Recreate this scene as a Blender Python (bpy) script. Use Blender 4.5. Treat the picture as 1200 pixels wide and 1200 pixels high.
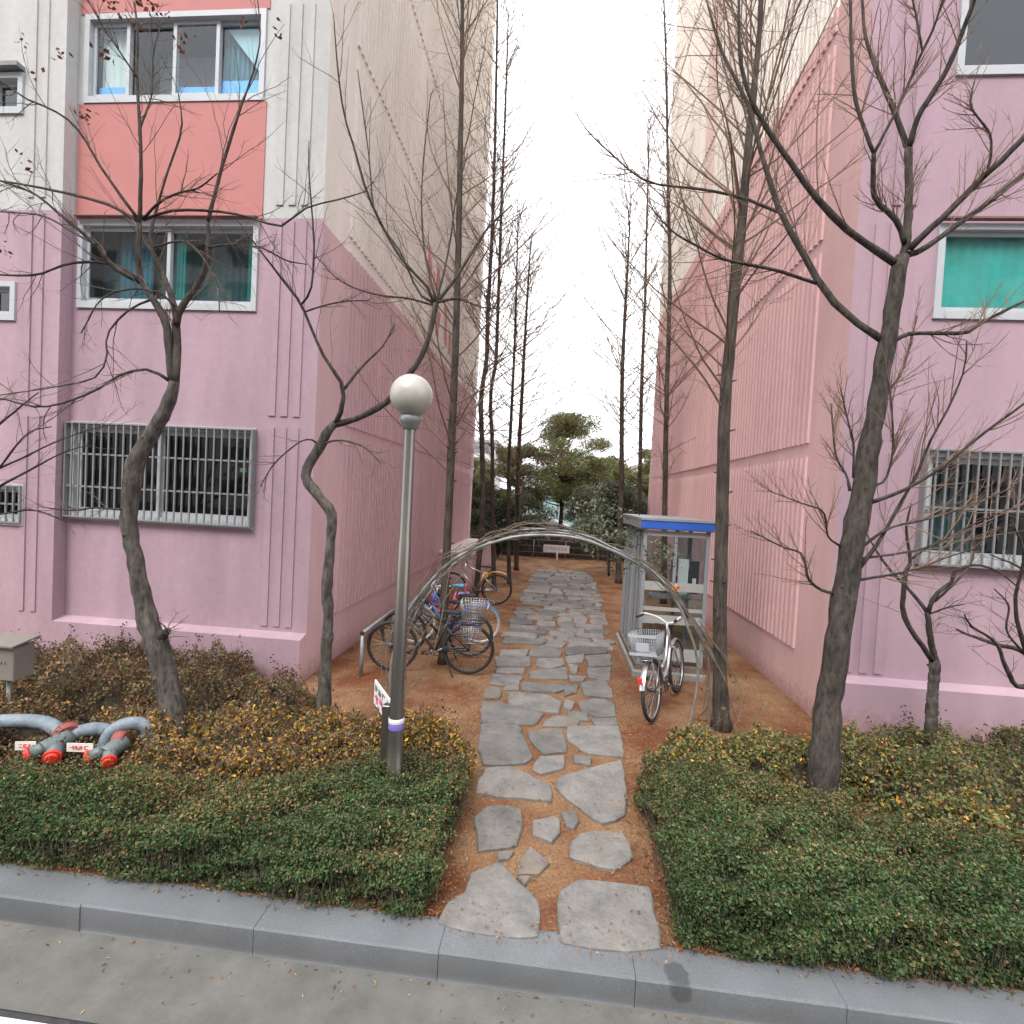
import bpy, bmesh, math, random
import numpy as np
from mathutils import Vector, Matrix

# ------------------------------------------------------------------ scene, camera, sky, sun
sc = bpy.context.scene
col = sc.collection
for o in list(bpy.data.objects): bpy.data.objects.remove(o)
RNG = np.random.default_rng(7)
random.seed(7)
PI = math.pi
R = math.radians

# camera measured from the photograph: 90 degree lens, path vanishing point and tilt of the horizon
F = 600.0; CH = 2.5
_d = np.array([54., 15., F]); _d /= np.linalg.norm(_d)
_x = np.array([1., -.055, 0.]); _x[2] = -(_x[0]*_d[0] + _x[1]*_d[1]) / _d[2]; _x /= np.linalg.norm(_x)
_z = np.cross(_x, _d); _z = _z if _z[1] > 0 else -_z
def at(px, py, Y):                       # pixel + depth along the path -> point
    c = np.array([px-600, 600-py, F]); r = np.array([c@_x, c@_d, c@_z])
    return r*(Y/r[1]) + np.array([0, 0, CH])
def ground(px, py, z=.14):               # pixel -> point on a level plane
    c = np.array([px-600, 600-py, F]); r = np.array([c@_x, c@_d, c@_z])
    return r*((z-CH)/r[2]) + np.array([0, 0, CH])
cam = bpy.data.cameras.new('camera'); co = bpy.data.objects.new('camera', cam); col.objects.link(co)
cam.sensor_width = 36; cam.lens = 18; cam.clip_end = 2000; cam.clip_start = .05
m = Matrix(((_x[0], _x[1], -_x[2]), (_d[0], _d[1], -_d[2]), (_z[0], _z[1], -_z[2]))).to_4x4()
m.translation = (0, 0, CH); co.matrix_world = m
sc.camera = co

SUN_EL, SUN_AZ = 52., 200.               # azimuth clockwise from +Y: behind the camera, to the left
w = bpy.data.worlds.new('World'); sc.world = w; w.use_nodes = True
nt = w.node_tree; nt.nodes.clear()
sky = nt.nodes.new('ShaderNodeTexSky'); sky.sky_type = 'NISHITA'; sky.sun_disc = False
sky.sun_elevation = R(SUN_EL); sky.sun_rotation = R(SUN_AZ); sky.dust_density = 4; sky.air_density = 1
hs = nt.nodes.new('ShaderNodeHueSaturation'); hs.inputs['Saturation'].default_value = .10
bg = nt.nodes.new('ShaderNodeBackground'); bg.inputs['Strength'].default_value = .15
wo = nt.nodes.new('ShaderNodeOutputWorld')
ov = nt.nodes.new('ShaderNodeMix'); ov.data_type = 'RGBA'; ov.inputs[0].default_value = .8; ov.inputs[7].default_value = (9., 9.1, 9.3, 1)   # even cloud deck over the clear sky
nt.links.new(sky.outputs[0], hs.inputs['Color']); nt.links.new(hs.outputs[0], ov.inputs[6]); nt.links.new(ov.outputs[2], bg.inputs[0]); nt.links.new(bg.outputs[0], wo.inputs[0])
sun = bpy.data.lights.new('sun', 'SUN'); sun.energy = 1.5; sun.angle = R(25); sun.color = (1, .95, .88)
so = bpy.data.objects.new('sun', sun); col.objects.link(so)
az, el = R(SUN_AZ), R(SUN_EL)
sdir = Vector((math.sin(az)*math.cos(el), math.cos(az)*math.cos(el), math.sin(el)))
so.rotation_euler = sdir.to_track_quat('Z', 'Y').to_euler(); so.location = (0, 0, 40)
vs = sc.view_settings; vs.view_transform = 'Standard'; vs.look = 'None'; vs.gamma = 1; vs.exposure = 1.05
vs.use_curve_mapping = False
sc.render.engine = 'CYCLES'
sc.cycles.use_denoising = True; sc.cycles.max_bounces = 8; sc.cycles.transparent_max_bounces = 16

# ------------------------------------------------------------------ materials
def lin(*c): return tuple(((x/255)/12.92 if x/255 <= .04045 else ((x/255+.055)/1.055)**2.4) for x in c)
def mat(name, c, rough=.7, var=.15, scale=8., bump=0., bscale=60., metal=0., c2=None, spec=.5, detail=6., stretch=None, obj=True):
    m = bpy.data.materials.new(name); m.use_nodes = True; n = m.node_tree.nodes; l = m.node_tree.links
    b = n['Principled BSDF']; b.inputs['Roughness'].default_value = rough; b.inputs['Metallic'].default_value = metal
    b.inputs['Specular IOR Level'].default_value = spec
    tc = n.new('ShaderNodeTexCoord'); src = tc.outputs['Object'] if obj else n.new('ShaderNodeNewGeometry').outputs['Position']
    if stretch:
        mp = n.new('ShaderNodeMapping'); mp.inputs['Scale'].default_value = stretch; l.new(src, mp.inputs[0]); src = mp.outputs[0]
    t = n.new('ShaderNodeTexNoise'); t.inputs['Scale'].default_value = scale; t.inputs['Detail'].default_value = detail; t.inputs['Roughness'].default_value = .65
    l.new(src, t.inputs['Vector'])
    r = n.new('ShaderNodeValToRGB'); r.color_ramp.elements[0].position = .3; r.color_ramp.elements[1].position = .7
    c2 = c2 or tuple(min(1, x*(1+var)) for x in c); c1 = tuple(x*(1-var) for x in c) if c2 is None or var else c
    r.color_ramp.elements[0].color = (*c1, 1); r.color_ramp.elements[1].color = (*c2, 1)
    l.new(t.outputs['Fac'], r.inputs[0]); l.new(r.outputs[0], b.inputs['Base Color'])
    if bump:
        t2 = n.new('ShaderNodeTexNoise'); t2.inputs['Scale'].default_value = bscale; t2.inputs['Detail'].default_value = 5
        l.new(src, t2.inputs['Vector'])
        bp = n.new('ShaderNodeBump'); bp.inputs['Strength'].default_value = bump; bp.inputs['Distance'].default_value = .02
        l.new(t2.outputs['Fac'], bp.inputs['Height']); l.new(bp.outputs[0], b.inputs['Normal'])
    return m
def paint(name, zs, cols, streak=.10, extra=None):
    """wall paint in level bands (zs = band tops) with faint weathering; extra = painted marks (mask builder, colour)"""
    m = bpy.data.materials.new(name); m.use_nodes = True; n = m.node_tree.nodes; l = m.node_tree.links
    b = n['Principled BSDF']; b.inputs['Roughness'].default_value = .8; b.inputs['Specular IOR Level'].default_value = .25
    g = n.new('ShaderNodeNewGeometry'); sx = n.new('ShaderNodeSeparateXYZ'); l.new(g.outputs['Position'], sx.inputs[0])
    cur = n.new('ShaderNodeRGB'); cur.outputs[0].default_value = (*cols[0], 1); cur = cur.outputs[0]
    for z, c in zip(zs, cols[1:]):
        gt = n.new('ShaderNodeMath'); gt.operation = 'GREATER_THAN'; gt.inputs[1].default_value = z; l.new(sx.outputs[2], gt.inputs[0])
        mx = n.new('ShaderNodeMix'); mx.data_type = 'RGBA'; l.new(gt.outputs[0], mx.inputs[0]); l.new(cur, mx.inputs[6]); mx.inputs[7].default_value = (*c, 1); cur = mx.outputs[2]
    if extra: cur = extra(n, l, g, sx, cur)
    mp = n.new('ShaderNodeMapping'); mp.inputs['Scale'].default_value = (1.3, 1.3, .22); l.new(g.outputs['Position'], mp.inputs[0])
    t = n.new('ShaderNodeTexNoise'); t.inputs['Scale'].default_value = 1.6; t.inputs['Detail'].default_value = 8; t.inputs['Roughness'].default_value = .6; l.new(mp.outputs[0], t.inputs['Vector'])
    t3 = n.new('ShaderNodeTexNoise'); t3.inputs['Scale'].default_value = 14; t3.inputs['Detail'].default_value = 6; l.new(g.outputs['Position'], t3.inputs['Vector'])
    ad = n.new('ShaderNodeMath'); ad.operation = 'MULTIPLY_ADD'; ad.inputs[1].default_value = .35; l.new(t3.outputs[0], ad.inputs[0]); l.new(t.outputs[0], ad.inputs[2])
    mr = n.new('ShaderNodeMapRange'); mr.inputs[1].default_value = .45; mr.inputs[2].default_value = .9; mr.inputs[3].default_value = 1-streak*1.3; mr.inputs[4].default_value = 1+streak*.5; l.new(ad.outputs[0], mr.inputs[0])
    mu = n.new('ShaderNodeMix'); mu.data_type = 'RGBA'; mu.blend_type = 'MULTIPLY'; mu.inputs[0].default_value = 1; l.new(cur, mu.inputs[6]); l.new(mr.outputs[0], mu.inputs[7])
    # splash dirt rising from the soil
    sp = n.new('ShaderNodeMapRange'); sp.inputs[1].default_value = .14; sp.inputs[2].default_value = .42; sp.inputs[3].default_value = .55; sp.inputs[4].default_value = 0
    ns = n.new('ShaderNodeMath'); ns.operation = 'MULTIPLY_ADD'; ns.inputs[1].default_value = .35; l.new(t3.outputs[0], ns.inputs[0]); l.new(sx.outputs[2], ns.inputs[2])
    sb = n.new('ShaderNodeMath'); sb.operation = 'SUBTRACT'; sb.inputs[1].default_value = .15; l.new(ns.outputs[0], sb.inputs[0]); l.new(sb.outputs[0], sp.inputs[0])
    dm = n.new('ShaderNodeMix'); dm.data_type = 'RGBA'; l.new(sp.outputs[0], dm.inputs[0]); l.new(mu.outputs[2], dm.inputs[6]); dm.inputs[7].default_value = (.24, .13, .09, 1)
    l.new(dm.outputs[2], b.inputs['Base Color'])
    t2 = n.new('ShaderNodeTexNoise'); t2.inputs['Scale'].default_value = 90; t2.inputs['Detail'].default_value = 4; l.new(g.outputs['Position'], t2.inputs['Vector'])
    bp = n.new('ShaderNodeBump'); bp.inputs['Strength'].default_value = .15; bp.inputs['Distance'].default_value = .01; l.new(t2.outputs[0], bp.inputs['Height']); l.new(bp.outputs[0], b.inputs['Normal'])
    return m
def leafmat(name, trans=.25, rough=.55):
    m = bpy.data.materials.new(name); m.use_nodes = True; n = m.node_tree.nodes; l = m.node_tree.links
    b = n['Principled BSDF']; b.inputs['Roughness'].default_value = rough; b.inputs['Specular IOR Level'].default_value = .3
    a = n.new('ShaderNodeAttribute'); a.attribute_name = 'col'; l.new(a.outputs['Color'], b.inputs['Base Color'])
    tr = n.new('ShaderNodeBsdfTranslucent'); l.new(a.outputs['Color'], tr.inputs[0])
    mx = n.new('ShaderNodeMixShader'); mx.inputs[0].default_value = trans; l.new(b.outputs[0], mx.inputs[1]); l.new(tr.outputs[0], mx.inputs[2])
    l.new(mx.outputs[0], n['Material Output'].inputs[0]); return m
def glassmat(name, tint=(.6, .78, .80), refl=.03):
    m = bpy.data.materials.new(name); m.use_nodes = True; n = m.node_tree.nodes; l = m.node_tree.links
    n.remove(n['Principled BSDF'])
    t = n.new('ShaderNodeBsdfTransparent'); t.inputs[0].default_value = (*tint, 1)
    g = n.new('ShaderNodeBsdfGlossy'); g.inputs['Roughness'].default_value = .03; g.inputs[0].default_value = (.9, .95, 1, 1)
    ns = n.new('ShaderNodeTexNoise'); ns.inputs['Scale'].default_value = 1.1
    tc = n.new('ShaderNodeTexCoord'); l.new(tc.outputs['Object'], ns.inputs['Vector'])
    bp = n.new('ShaderNodeBump'); bp.inputs['Strength'].default_value = .06; bp.inputs['Distance'].default_value = .1; l.new(ns.outputs[0], bp.inputs['Height']); l.new(bp.outputs[0], g.inputs['Normal'])
    lw = n.new('ShaderNodeLayerWeight'); lw.inputs[0].default_value = .5; pw = n.new('ShaderNodeMath'); pw.operation = 'POWER'; pw.inputs[1].default_value = 5; l.new(lw.outputs['Facing'], pw.inputs[0])
    fr = n.new('ShaderNodeMath'); fr.operation = 'MULTIPLY_ADD'; fr.inputs[1].default_value = .94; fr.inputs[2].default_value = .05; l.new(pw.outputs[0], fr.inputs[0])   # same from both sides
    ad = n.new('ShaderNodeMath'); ad.operation = 'ADD'; ad.use_clamp = True; ad.inputs[1].default_value = refl; l.new(fr.outputs[0], ad.inputs[0])
    mx = n.new('ShaderNodeMixShader'); l.new(ad.outputs[0], mx.inputs[0]); l.new(t.outputs[0], mx.inputs[1]); l.new(g.outputs[0], mx.inputs[2])
    l.new(mx.outputs[0], n['Material Output'].inputs[0]); return m

PINK = (.40, .278, .332); PINK_R = (.395, .276, .330); PINK_LIT = (.66, .45, .475)  # gable pink raised above the front's, gap light put into the colour
CREAM = (.84, .785, .73); GREYW = (.49, .49, .485); SALMON = (.44, .168, .160)  # gable cream lightened too, light between the blocks baked into the paint
def red_left(n, l, g, sx, cur):          # red brush-lettered strokes painted on the gable
    for y0, y1, z0, z1, sl in ((10.55, 10.85, 6.75, 7.65, -.15), (11.0, 11.2, 6.5, 7.3, -.1), (11.3, 11.65, 6.85, 7.55, -.2), (11.45, 11.75, 6.05, 6.65, .2), (12.2, 12.5, 6.1, 6.95, -.2), (12.75, 13.0, 6.0, 6.6, .1)):
        cur = mark(n, l, sx, cur, y0, y1, z0, z1, sl, (.60, .16, .13))
    return cur
def red_right(n, l, g, sx, cur):
    for y0, y1, z0, z1, sl in ((12.3, 13.0, 6.6, 8.2, .12), (11.4, 11.9, 7.2, 8.6, .1), (12.0, 12.9, 8.6, 14.5, .05), (13.2, 13.5, 6.9, 7.9, 0), (11.0, 11.2, 9.6, 12.5, .05)):
        cur = mark(n, l, sx, cur, y0, y1, z0, z1, sl, (.60, .26, .24), .38)
    return cur
def mark(n, l, sx, cur, y0, y1, z0, z1, sl, c, op=.75):
    def M(op, a, b):
        q = n.new('ShaderNodeMath'); q.operation = op
        for i, v in enumerate((a, b)):
            if isinstance(v, (int, float)): q.inputs[i].default_value = v
            else: l.new(v, q.inputs[i])
        return q.outputs[0]
    zz = M('SUBTRACT', sx.outputs[2], (z0+z1)/2)
    yy = M('SUBTRACT', sx.outputs[1], (y0+y1)/2); yy = M('SUBTRACT', yy, M('MULTIPLY', zz, sl))
    a = M('LESS_THAN', M('ABSOLUTE', yy, 0), (y1-y0)/2); b = M('LESS_THAN', M('ABSOLUTE', zz, 0), (z1-z0)/2)
    f = M('MULTIPLY', M('MULTIPLY', a, b), op)
    mx = n.new('ShaderNodeMix'); mx.data_type = 'RGBA'; l.new(f, mx.inputs[0]); l.new(cur, mx.inputs[6]); mx.inputs[7].default_value = (*c, 1)
    return mx.outputs[2]
M = dict(
 front_l=paint('paint_front_left', [5.70], [PINK, GREYW], .15), side_l=paint('paint_side_left', [5.66], [PINK_LIT, CREAM], extra=red_left),
 front_r=paint('paint_front_right', [9.4], [PINK_R, GREYW]), side_r=paint('paint_side_right', [8.65], [(.66, .425, .43), CREAM], extra=red_right),  # right gable pink lifted likewise, brighter light held in the paint
 salmon=mat('salmon_paint', SALMON, .75, .06, 3), concrete=mat('concrete', (.26, .25, .23), .85, .2, 6, .3, 120),
 asphalt=mat('asphalt', (.05, .05, .052), .9, .3, 20, .6, 250), gutter=mat('gutter_concrete', (.130, .127, .118), .9, .26, 4, .35, 320, obj=False, detail=10.),
 granite=mat('granite', (.145, .155, .168), .75, .26, 150, .15, 200, obj=False), soil=None, stone=None,
 alum=mat('white_aluminium', (.43, .45, .48), .45, .06, 4), galv=mat('galvanised', (.25, .26, .265), .5, .25, 12, metal=.4),
 steel=mat('stainless', (.23, .215, .195), .36, .12, 6, metal=.9, stretch=(1, 1, .2)), grille=mat('grille_paint', (.20, .205, .21), .5, .1, 8),
 dark=mat('room_dark', (.05, .062, .068), .9, .2, 2), teal=mat('teal_curtain', (.040, .34, .305), .9, .15, 3), palec=mat('pale_curtain', (.45, .55, .54), .9, .1, 3),
 murk=mat('muted_blind', (.060, .100, .105), .9, .2, 2), bluec=mat('blue_curtain', (.07, .20, .26), .9, .15, 3), blue_film=mat('blue_film', (.06, .36, .75), .5, .1, 5), lblue=mat('light_blue_board', (.30, .52, .60), .7, .1, 2),
 black=mat('black_rubber', (.025, .025, .027), .7, .2, 20), blackp=mat('black_paint', (.03, .03, .033), .35, .1, 8), silver=mat('silver_metal', (.55, .56, .58), .3, .08, 10, metal=.8),
 bluep=mat('blue_paint', (.06, .20, .55), .4, .1, 8), whitep=mat('white_paint', (.74, .74, .73), .5, .05, 6), pinkp=mat('pink_paint', (.62, .12, .25), .45, .1, 6),
 cyanp=mat('cyan_vinyl', (.06, .38, .58), .45, .08, 6), purple=mat('purple_vinyl', (.28, .24, .55), .5, .08, 6), orange=mat('orange_plastic', (.62, .30, .10), .5, .1, 6),
 yellow=mat('yellow_plastic', (.70, .40, .04), .45, .08, 6), greyp=mat('grey_plastic', (.36, .38, .41), .5, .06, 6), redp=mat('red_plastic', (.65, .03, .03), .35, .05, 6),
 boothblue=mat('booth_blue', (.03, .11, .48), .4, .08, 4), booth=mat('booth_frame', (.24, .26, .285), .45, .1, 6), frost=mat('frosted_band', (.34, .35, .34), .6, .06, 5),
 globe=None, pipe=mat('grey_pipe_paint', (.17, .21, .25), .6, .4, 14, .2, 60), pipeg=mat('green_grey_cast_iron', (.12, .15, .15), .5, .2, 12, .2, 60), redcap=mat('red_cap', (.80, .05, .03), .5, .12, 9), rust=mat('red_primer', (.26, .07, .06), .7, .2, 12),
 magenta=mat('magenta_print', (.55, .06, .22), .6, .05, 5), ink=mat('dark_print', (.12, .12, .16), .6, .05, 5), band=mat('violet_band', (.18, .15, .50), .5, .08, 6),
 boxm=mat('taupe_box', (.19, .17, .15), .6, .12, 6), bark=None, bark_r=None, bark_d=None, twig=mat('twig_brown', (.115, .085, .068), .8, .25, 6), twig_r=mat('twig_russet', (.185, .120, .088), .8, .3, 5),
 twig_d=mat('twig_dark', (.095, .075, .065), .85, .25, 6), leaf=leafmat('leaves'), needle=leafmat('needles', .15, .6), deadleaf=leafmat('dead_leaves', .2, .8), vine=mat('dry_vine', (.15, .12, .095), .9, .3, 10),
 carw=mat('car_paint', (.55, .57, .60), .25, .04, 3, metal=.3), carg=mat('car_glass', (.03, .035, .04), .1, .1, 2), cyanwall=mat('pale_cyan_panel', (.33, .52, .55), .6, .1, 1.5),
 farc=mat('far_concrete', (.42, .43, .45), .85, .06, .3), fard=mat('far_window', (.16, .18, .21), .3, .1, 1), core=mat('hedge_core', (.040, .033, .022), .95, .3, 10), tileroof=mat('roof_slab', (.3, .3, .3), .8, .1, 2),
 glass=glassmat('window_glass'), glass_d=glassmat('window_glass_dark', (.50, .58, .60), .02), glass_c=glassmat('window_glass_clear', (.93, .96, .96), .0), glass_b=glassmat('booth_glass', (.86, .9, .9), .0), hub=mat('hub_dark', (.06, .06, .065), .4, .2, 9, metal=.6),
 gold=mat('brown_rail', (.18, .09, .075), .6, .1, 5), cable=mat('cable', (.05, .05, .05), .6, .1, 5), litter_core=mat('none', (.3, .1, .05), .9),
)
def barkmat(name, c1, c2, scale=16, stretch=(1, 1, .35)):
    m = bpy.data.materials.new(name); m.use_nodes = True; n = m.node_tree.nodes; l = m.node_tree.links
    b = n['Principled BSDF']; b.inputs['Roughness'].default_value = .9; b.inputs['Specular IOR Level'].default_value = .2
    tc = n.new('ShaderNodeTexCoord'); mp = n.new('ShaderNodeMapping'); mp.inputs['Scale'].default_value = stretch; l.new(tc.outputs['Object'], mp.inputs[0])
    t = n.new('ShaderNodeTexNoise'); t.inputs['Scale'].default_value = scale; t.inputs['Detail'].default_value = 9; t.inputs['Roughness'].default_value = .7; l.new(mp.outputs[0], t.inputs[0])
    t1 = n.new('ShaderNodeTexNoise'); t1.inputs['Scale'].default_value = 3; t1.inputs['Detail'].default_value = 4; l.new(tc.outputs['Object'], t1.inputs[0])
    r = n.new('ShaderNodeValToRGB'); r.color_ramp.elements[0].position = .35; r.color_ramp.elements[1].position = .68
    r.color_ramp.elements[0].color = (*c1, 1); r.color_ramp.elements[1].color = (*c2, 1); l.new(t.outputs[0], r.inputs[0])
    mu = n.new('ShaderNodeMix'); mu.data_type = 'RGBA'; mu.blend_type = 'MULTIPLY'; mu.inputs[0].default_value = .8
    mr = n.new('ShaderNodeMapRange'); mr.inputs[1].default_value = .3; mr.inputs[2].default_value = .7; mr.inputs[3].default_value = .6; mr.inputs[4].default_value = 1.25; l.new(t1.outputs[0], mr.inputs[0])
    l.new(r.outputs[0], mu.inputs[6]); l.new(mr.outputs[0], mu.inputs[7]); l.new(mu.outputs[2], b.inputs['Base Color'])
    bp = n.new('ShaderNodeBump'); bp.inputs['Strength'].default_value = 1.0; bp.inputs['Distance'].default_value = .03; l.new(t.outputs[0], bp.inputs['Height']); l.new(bp.outputs[0], b.inputs['Normal'])
    return m
M['bark'] = barkmat('grey_bark', (.042, .036, .032), (.175, .155, .138), 22)
M['bark_r'] = barkmat('redwood_bark', (.042, .036, .031), (.135, .110, .092), 16, (2, 2, .3))
M['bark_d'] = barkmat('dark_bark', (.034, .029, .026), (.118, .100, .088), 24)
def soilmat():
    m = bpy.data.materials.new('needle_strewn_soil'); m.use_nodes = True; n = m.node_tree.nodes; l = m.node_tree.links
    b = n['Principled BSDF']; b.inputs['Roughness'].default_value = .95; b.inputs['Specular IOR Level'].default_value = .15
    g = n.new('ShaderNodeNewGeometry'); P = g.outputs['Position']
    def N(s, d=6, r=.6):
        t = n.new('ShaderNodeTexNoise'); t.inputs['Scale'].default_value = s; t.inputs['Detail'].default_value = d; t.inputs['Roughness'].default_value = r; l.new(P, t.inputs[0]); return t.outputs[0]
    a = n.new('ShaderNodeValToRGB'); e = a.color_ramp.elements
    e[0].position = .36; e[0].color = (.175, .070, .038, 1); e[1].position = .68; e[1].color = (.32, .212, .128, 1)
    x = e.new(.51); x.color = (.240, .140, .082, 1); l.new(N(1.5, 8), a.inputs[0])
    f = n.new('ShaderNodeValToRGB'); f.color_ramp.elements[0].position = .35; f.color_ramp.elements[0].color = (.55, .5, .47, 1); f.color_ramp.elements[1].position = .65; f.color_ramp.elements[1].color = (1.25, 1.2, 1.15, 1); l.new(N(45, 8, .75), f.inputs[0])
    mu = n.new('ShaderNodeMix'); mu.data_type = 'RGBA'; mu.blend_type = 'MULTIPLY'; mu.inputs[0].default_value = 1; l.new(a.outputs[0], mu.inputs[6]); l.new(f.outputs[0], mu.inputs[7])
    l.new(mu.outputs[2], b.inputs['Base Color'])
    bp = n.new('ShaderNodeBump'); bp.inputs['Strength'].default_value = .7; bp.inputs['Distance'].default_value = .02; l.new(N(60, 6, .7), bp.inputs['Height']); l.new(bp.outputs[0], b.inputs['Normal'])
    return m
M['soil'] = soilmat()
def stonemat():
    m = bpy.data.materials.new('flagstone'); m.use_nodes = True; n = m.node_tree.nodes; l = m.node_tree.links
    b = n['Principled BSDF']; b.inputs['Roughness'].default_value = .8; b.inputs['Specular IOR Level'].default_value = .3
    g = n.new('ShaderNodeNewGeometry'); oi = n.new('ShaderNodeObjectInfo')
    def N(s, d=7, r=.65, st=None):
        v = g.outputs['Position']
        if st: mp = n.new('ShaderNodeMapping'); mp.inputs['Scale'].default_value = st; l.new(v, mp.inputs[0]); v = mp.outputs[0]
        t = n.new('ShaderNodeTexNoise'); t.inputs['Scale'].default_value = s; t.inputs['Detail'].default_value = d; t.inputs['Roughness'].default_value = r; l.new(v, t.inputs[0]); return t.outputs[0]
    a = n.new('ShaderNodeValToRGB'); e = a.color_ramp.elements; e[0].position = .3; e[0].color = (.098, .096, .095, 1); e[1].position = .7; e[1].color = (.245, .236, .226, 1); l.new(N(4.5, 10, .75), a.inputs[0])
    d = n.new('ShaderNodeValToRGB'); d.color_ramp.elements[0].position = .52; d.color_ramp.elements[0].color = (0, 0, 0, 1); d.color_ramp.elements[1].position = .70; d.color_ramp.elements[1].color = (.55, .55, .55, 1); l.new(N(3.1), d.inputs[0])
    mx = n.new('ShaderNodeMix'); mx.data_type = 'RGBA'; l.new(d.outputs[0], mx.inputs[0]); l.new(a.outputs[0], mx.inputs[6]); mx.inputs[7].default_value = (.24, .18, .13, 1)
    mr = n.new('ShaderNodeMapRange'); mr.inputs[3].default_value = .72; mr.inputs[4].default_value = 1.32; l.new(oi.outputs['Random'], mr.inputs[0])
    mu = n.new('ShaderNodeMix'); mu.data_type = 'RGBA'; mu.blend_type = 'MULTIPLY'; mu.inputs[0].default_value = 1; l.new(mx.outputs[2], mu.inputs[6]); l.new(mr.outputs[0], mu.inputs[7])
    l.new(mu.outputs[2], b.inputs['Base Color'])
    bp = n.new('ShaderNodeBump'); bp.inputs['Strength'].default_value = .9; bp.inputs['Distance'].default_value = .02; l.new(N(11, 10, .78), bp.inputs['Height']); l.new(bp.outputs[0], b.inputs['Normal'])
    return m
M['stone'] = stonemat()
def stain(m, c, r):                        # one dark oily stain on the kerb
    n = m.node_tree.nodes; l = m.node_tree.links; b = n['Principled BSDF']; src = b.inputs['Base Color'].links[0].from_socket
    g = n.new('ShaderNodeNewGeometry'); t = n.new('ShaderNodeTexNoise'); t.inputs['Scale'].default_value = 9; l.new(g.outputs['Position'], t.inputs[0])
    v = n.new('ShaderNodeVectorMath'); v.operation = 'DISTANCE'; l.new(g.outputs['Position'], v.inputs[0]); v.inputs[1].default_value = c
    a = n.new('ShaderNodeMath'); a.operation = 'MULTIPLY_ADD'; a.inputs[1].default_value = .12; l.new(t.outputs[0], a.inputs[0]); l.new(v.outputs['Value'], a.inputs[2])
    q = n.new('ShaderNodeMapRange'); q.inputs[1].default_value = r; q.inputs[2].default_value = r+.015; q.inputs[3].default_value = .55; q.inputs[4].default_value = 1; l.new(a.outputs[0], q.inputs[0])
    mu = n.new('ShaderNodeMix'); mu.data_type = 'RGBA'; mu.blend_type = 'MULTIPLY'; mu.inputs[0].default_value = 1; l.new(src, mu.inputs[6]); l.new(q.outputs[0], mu.inputs[7]); l.new(mu.outputs[2], b.inputs['Base Color'])
    big = n.new('ShaderNodeTexNoise'); big.inputs['Scale'].default_value = 2.3; big.inputs['Detail'].default_value = 8; l.new(g.outputs['Position'], big.inputs[0])
    q2 = n.new('ShaderNodeMapRange'); q2.inputs[1].default_value = .3; q2.inputs[2].default_value = .75; q2.inputs[3].default_value = .80; q2.inputs[4].default_value = 1.15; l.new(big.outputs[0], q2.inputs[0])
    m2 = n.new('ShaderNodeMix'); m2.data_type = 'RGBA'; m2.blend_type = 'MULTIPLY'; m2.inputs[0].default_value = 1; l.new(mu.outputs[2], m2.inputs[6]); l.new(q2.outputs[0], m2.inputs[7]); l.new(m2.outputs[2], b.inputs['Base Color'])
stain(M['granite'], (.73, 2.58, .12), .125)
def grime(m, zlo, zhi, c):                 # road dirt thrown against the kerb face
    n = m.node_tree.nodes; l = m.node_tree.links; b = n['Principled BSDF']; src = b.inputs['Base Color'].links[0].from_socket
    g = n.new('ShaderNodeNewGeometry'); sx = n.new('ShaderNodeSeparateXYZ'); l.new(g.outputs['Position'], sx.inputs[0]); t = n.new('ShaderNodeTexNoise'); t.inputs['Scale'].default_value = 7; t.inputs['Detail'].default_value = 7; l.new(g.outputs['Position'], t.inputs[0])
    a = n.new('ShaderNodeMath'); a.operation = 'MULTIPLY_ADD'; a.inputs[1].default_value = -.05; l.new(t.outputs[0], a.inputs[0]); l.new(sx.outputs[2], a.inputs[2])
    q = n.new('ShaderNodeMapRange'); q.inputs[1].default_value = zlo; q.inputs[2].default_value = zhi; q.inputs[3].default_value = .42; q.inputs[4].default_value = 0; l.new(a.outputs[0], q.inputs[0])
    mu = n.new('ShaderNodeMix'); mu.data_type = 'RGBA'; l.new(q.outputs[0], mu.inputs[0]); l.new(src, mu.inputs[6]); mu.inputs[7].default_value = (*c, 1); l.new(mu.outputs[2], b.inputs['Base Color'])
grime(M['granite'], .0, .115, (.075, .073, .07))
gm = mat('lamp_globe', (.40, .39, .35), .3, .14, 5); gm.node_tree.nodes['Principled BSDF'].inputs['Subsurface Weight'].default_value = .3; M['globe'] = gm

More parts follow.
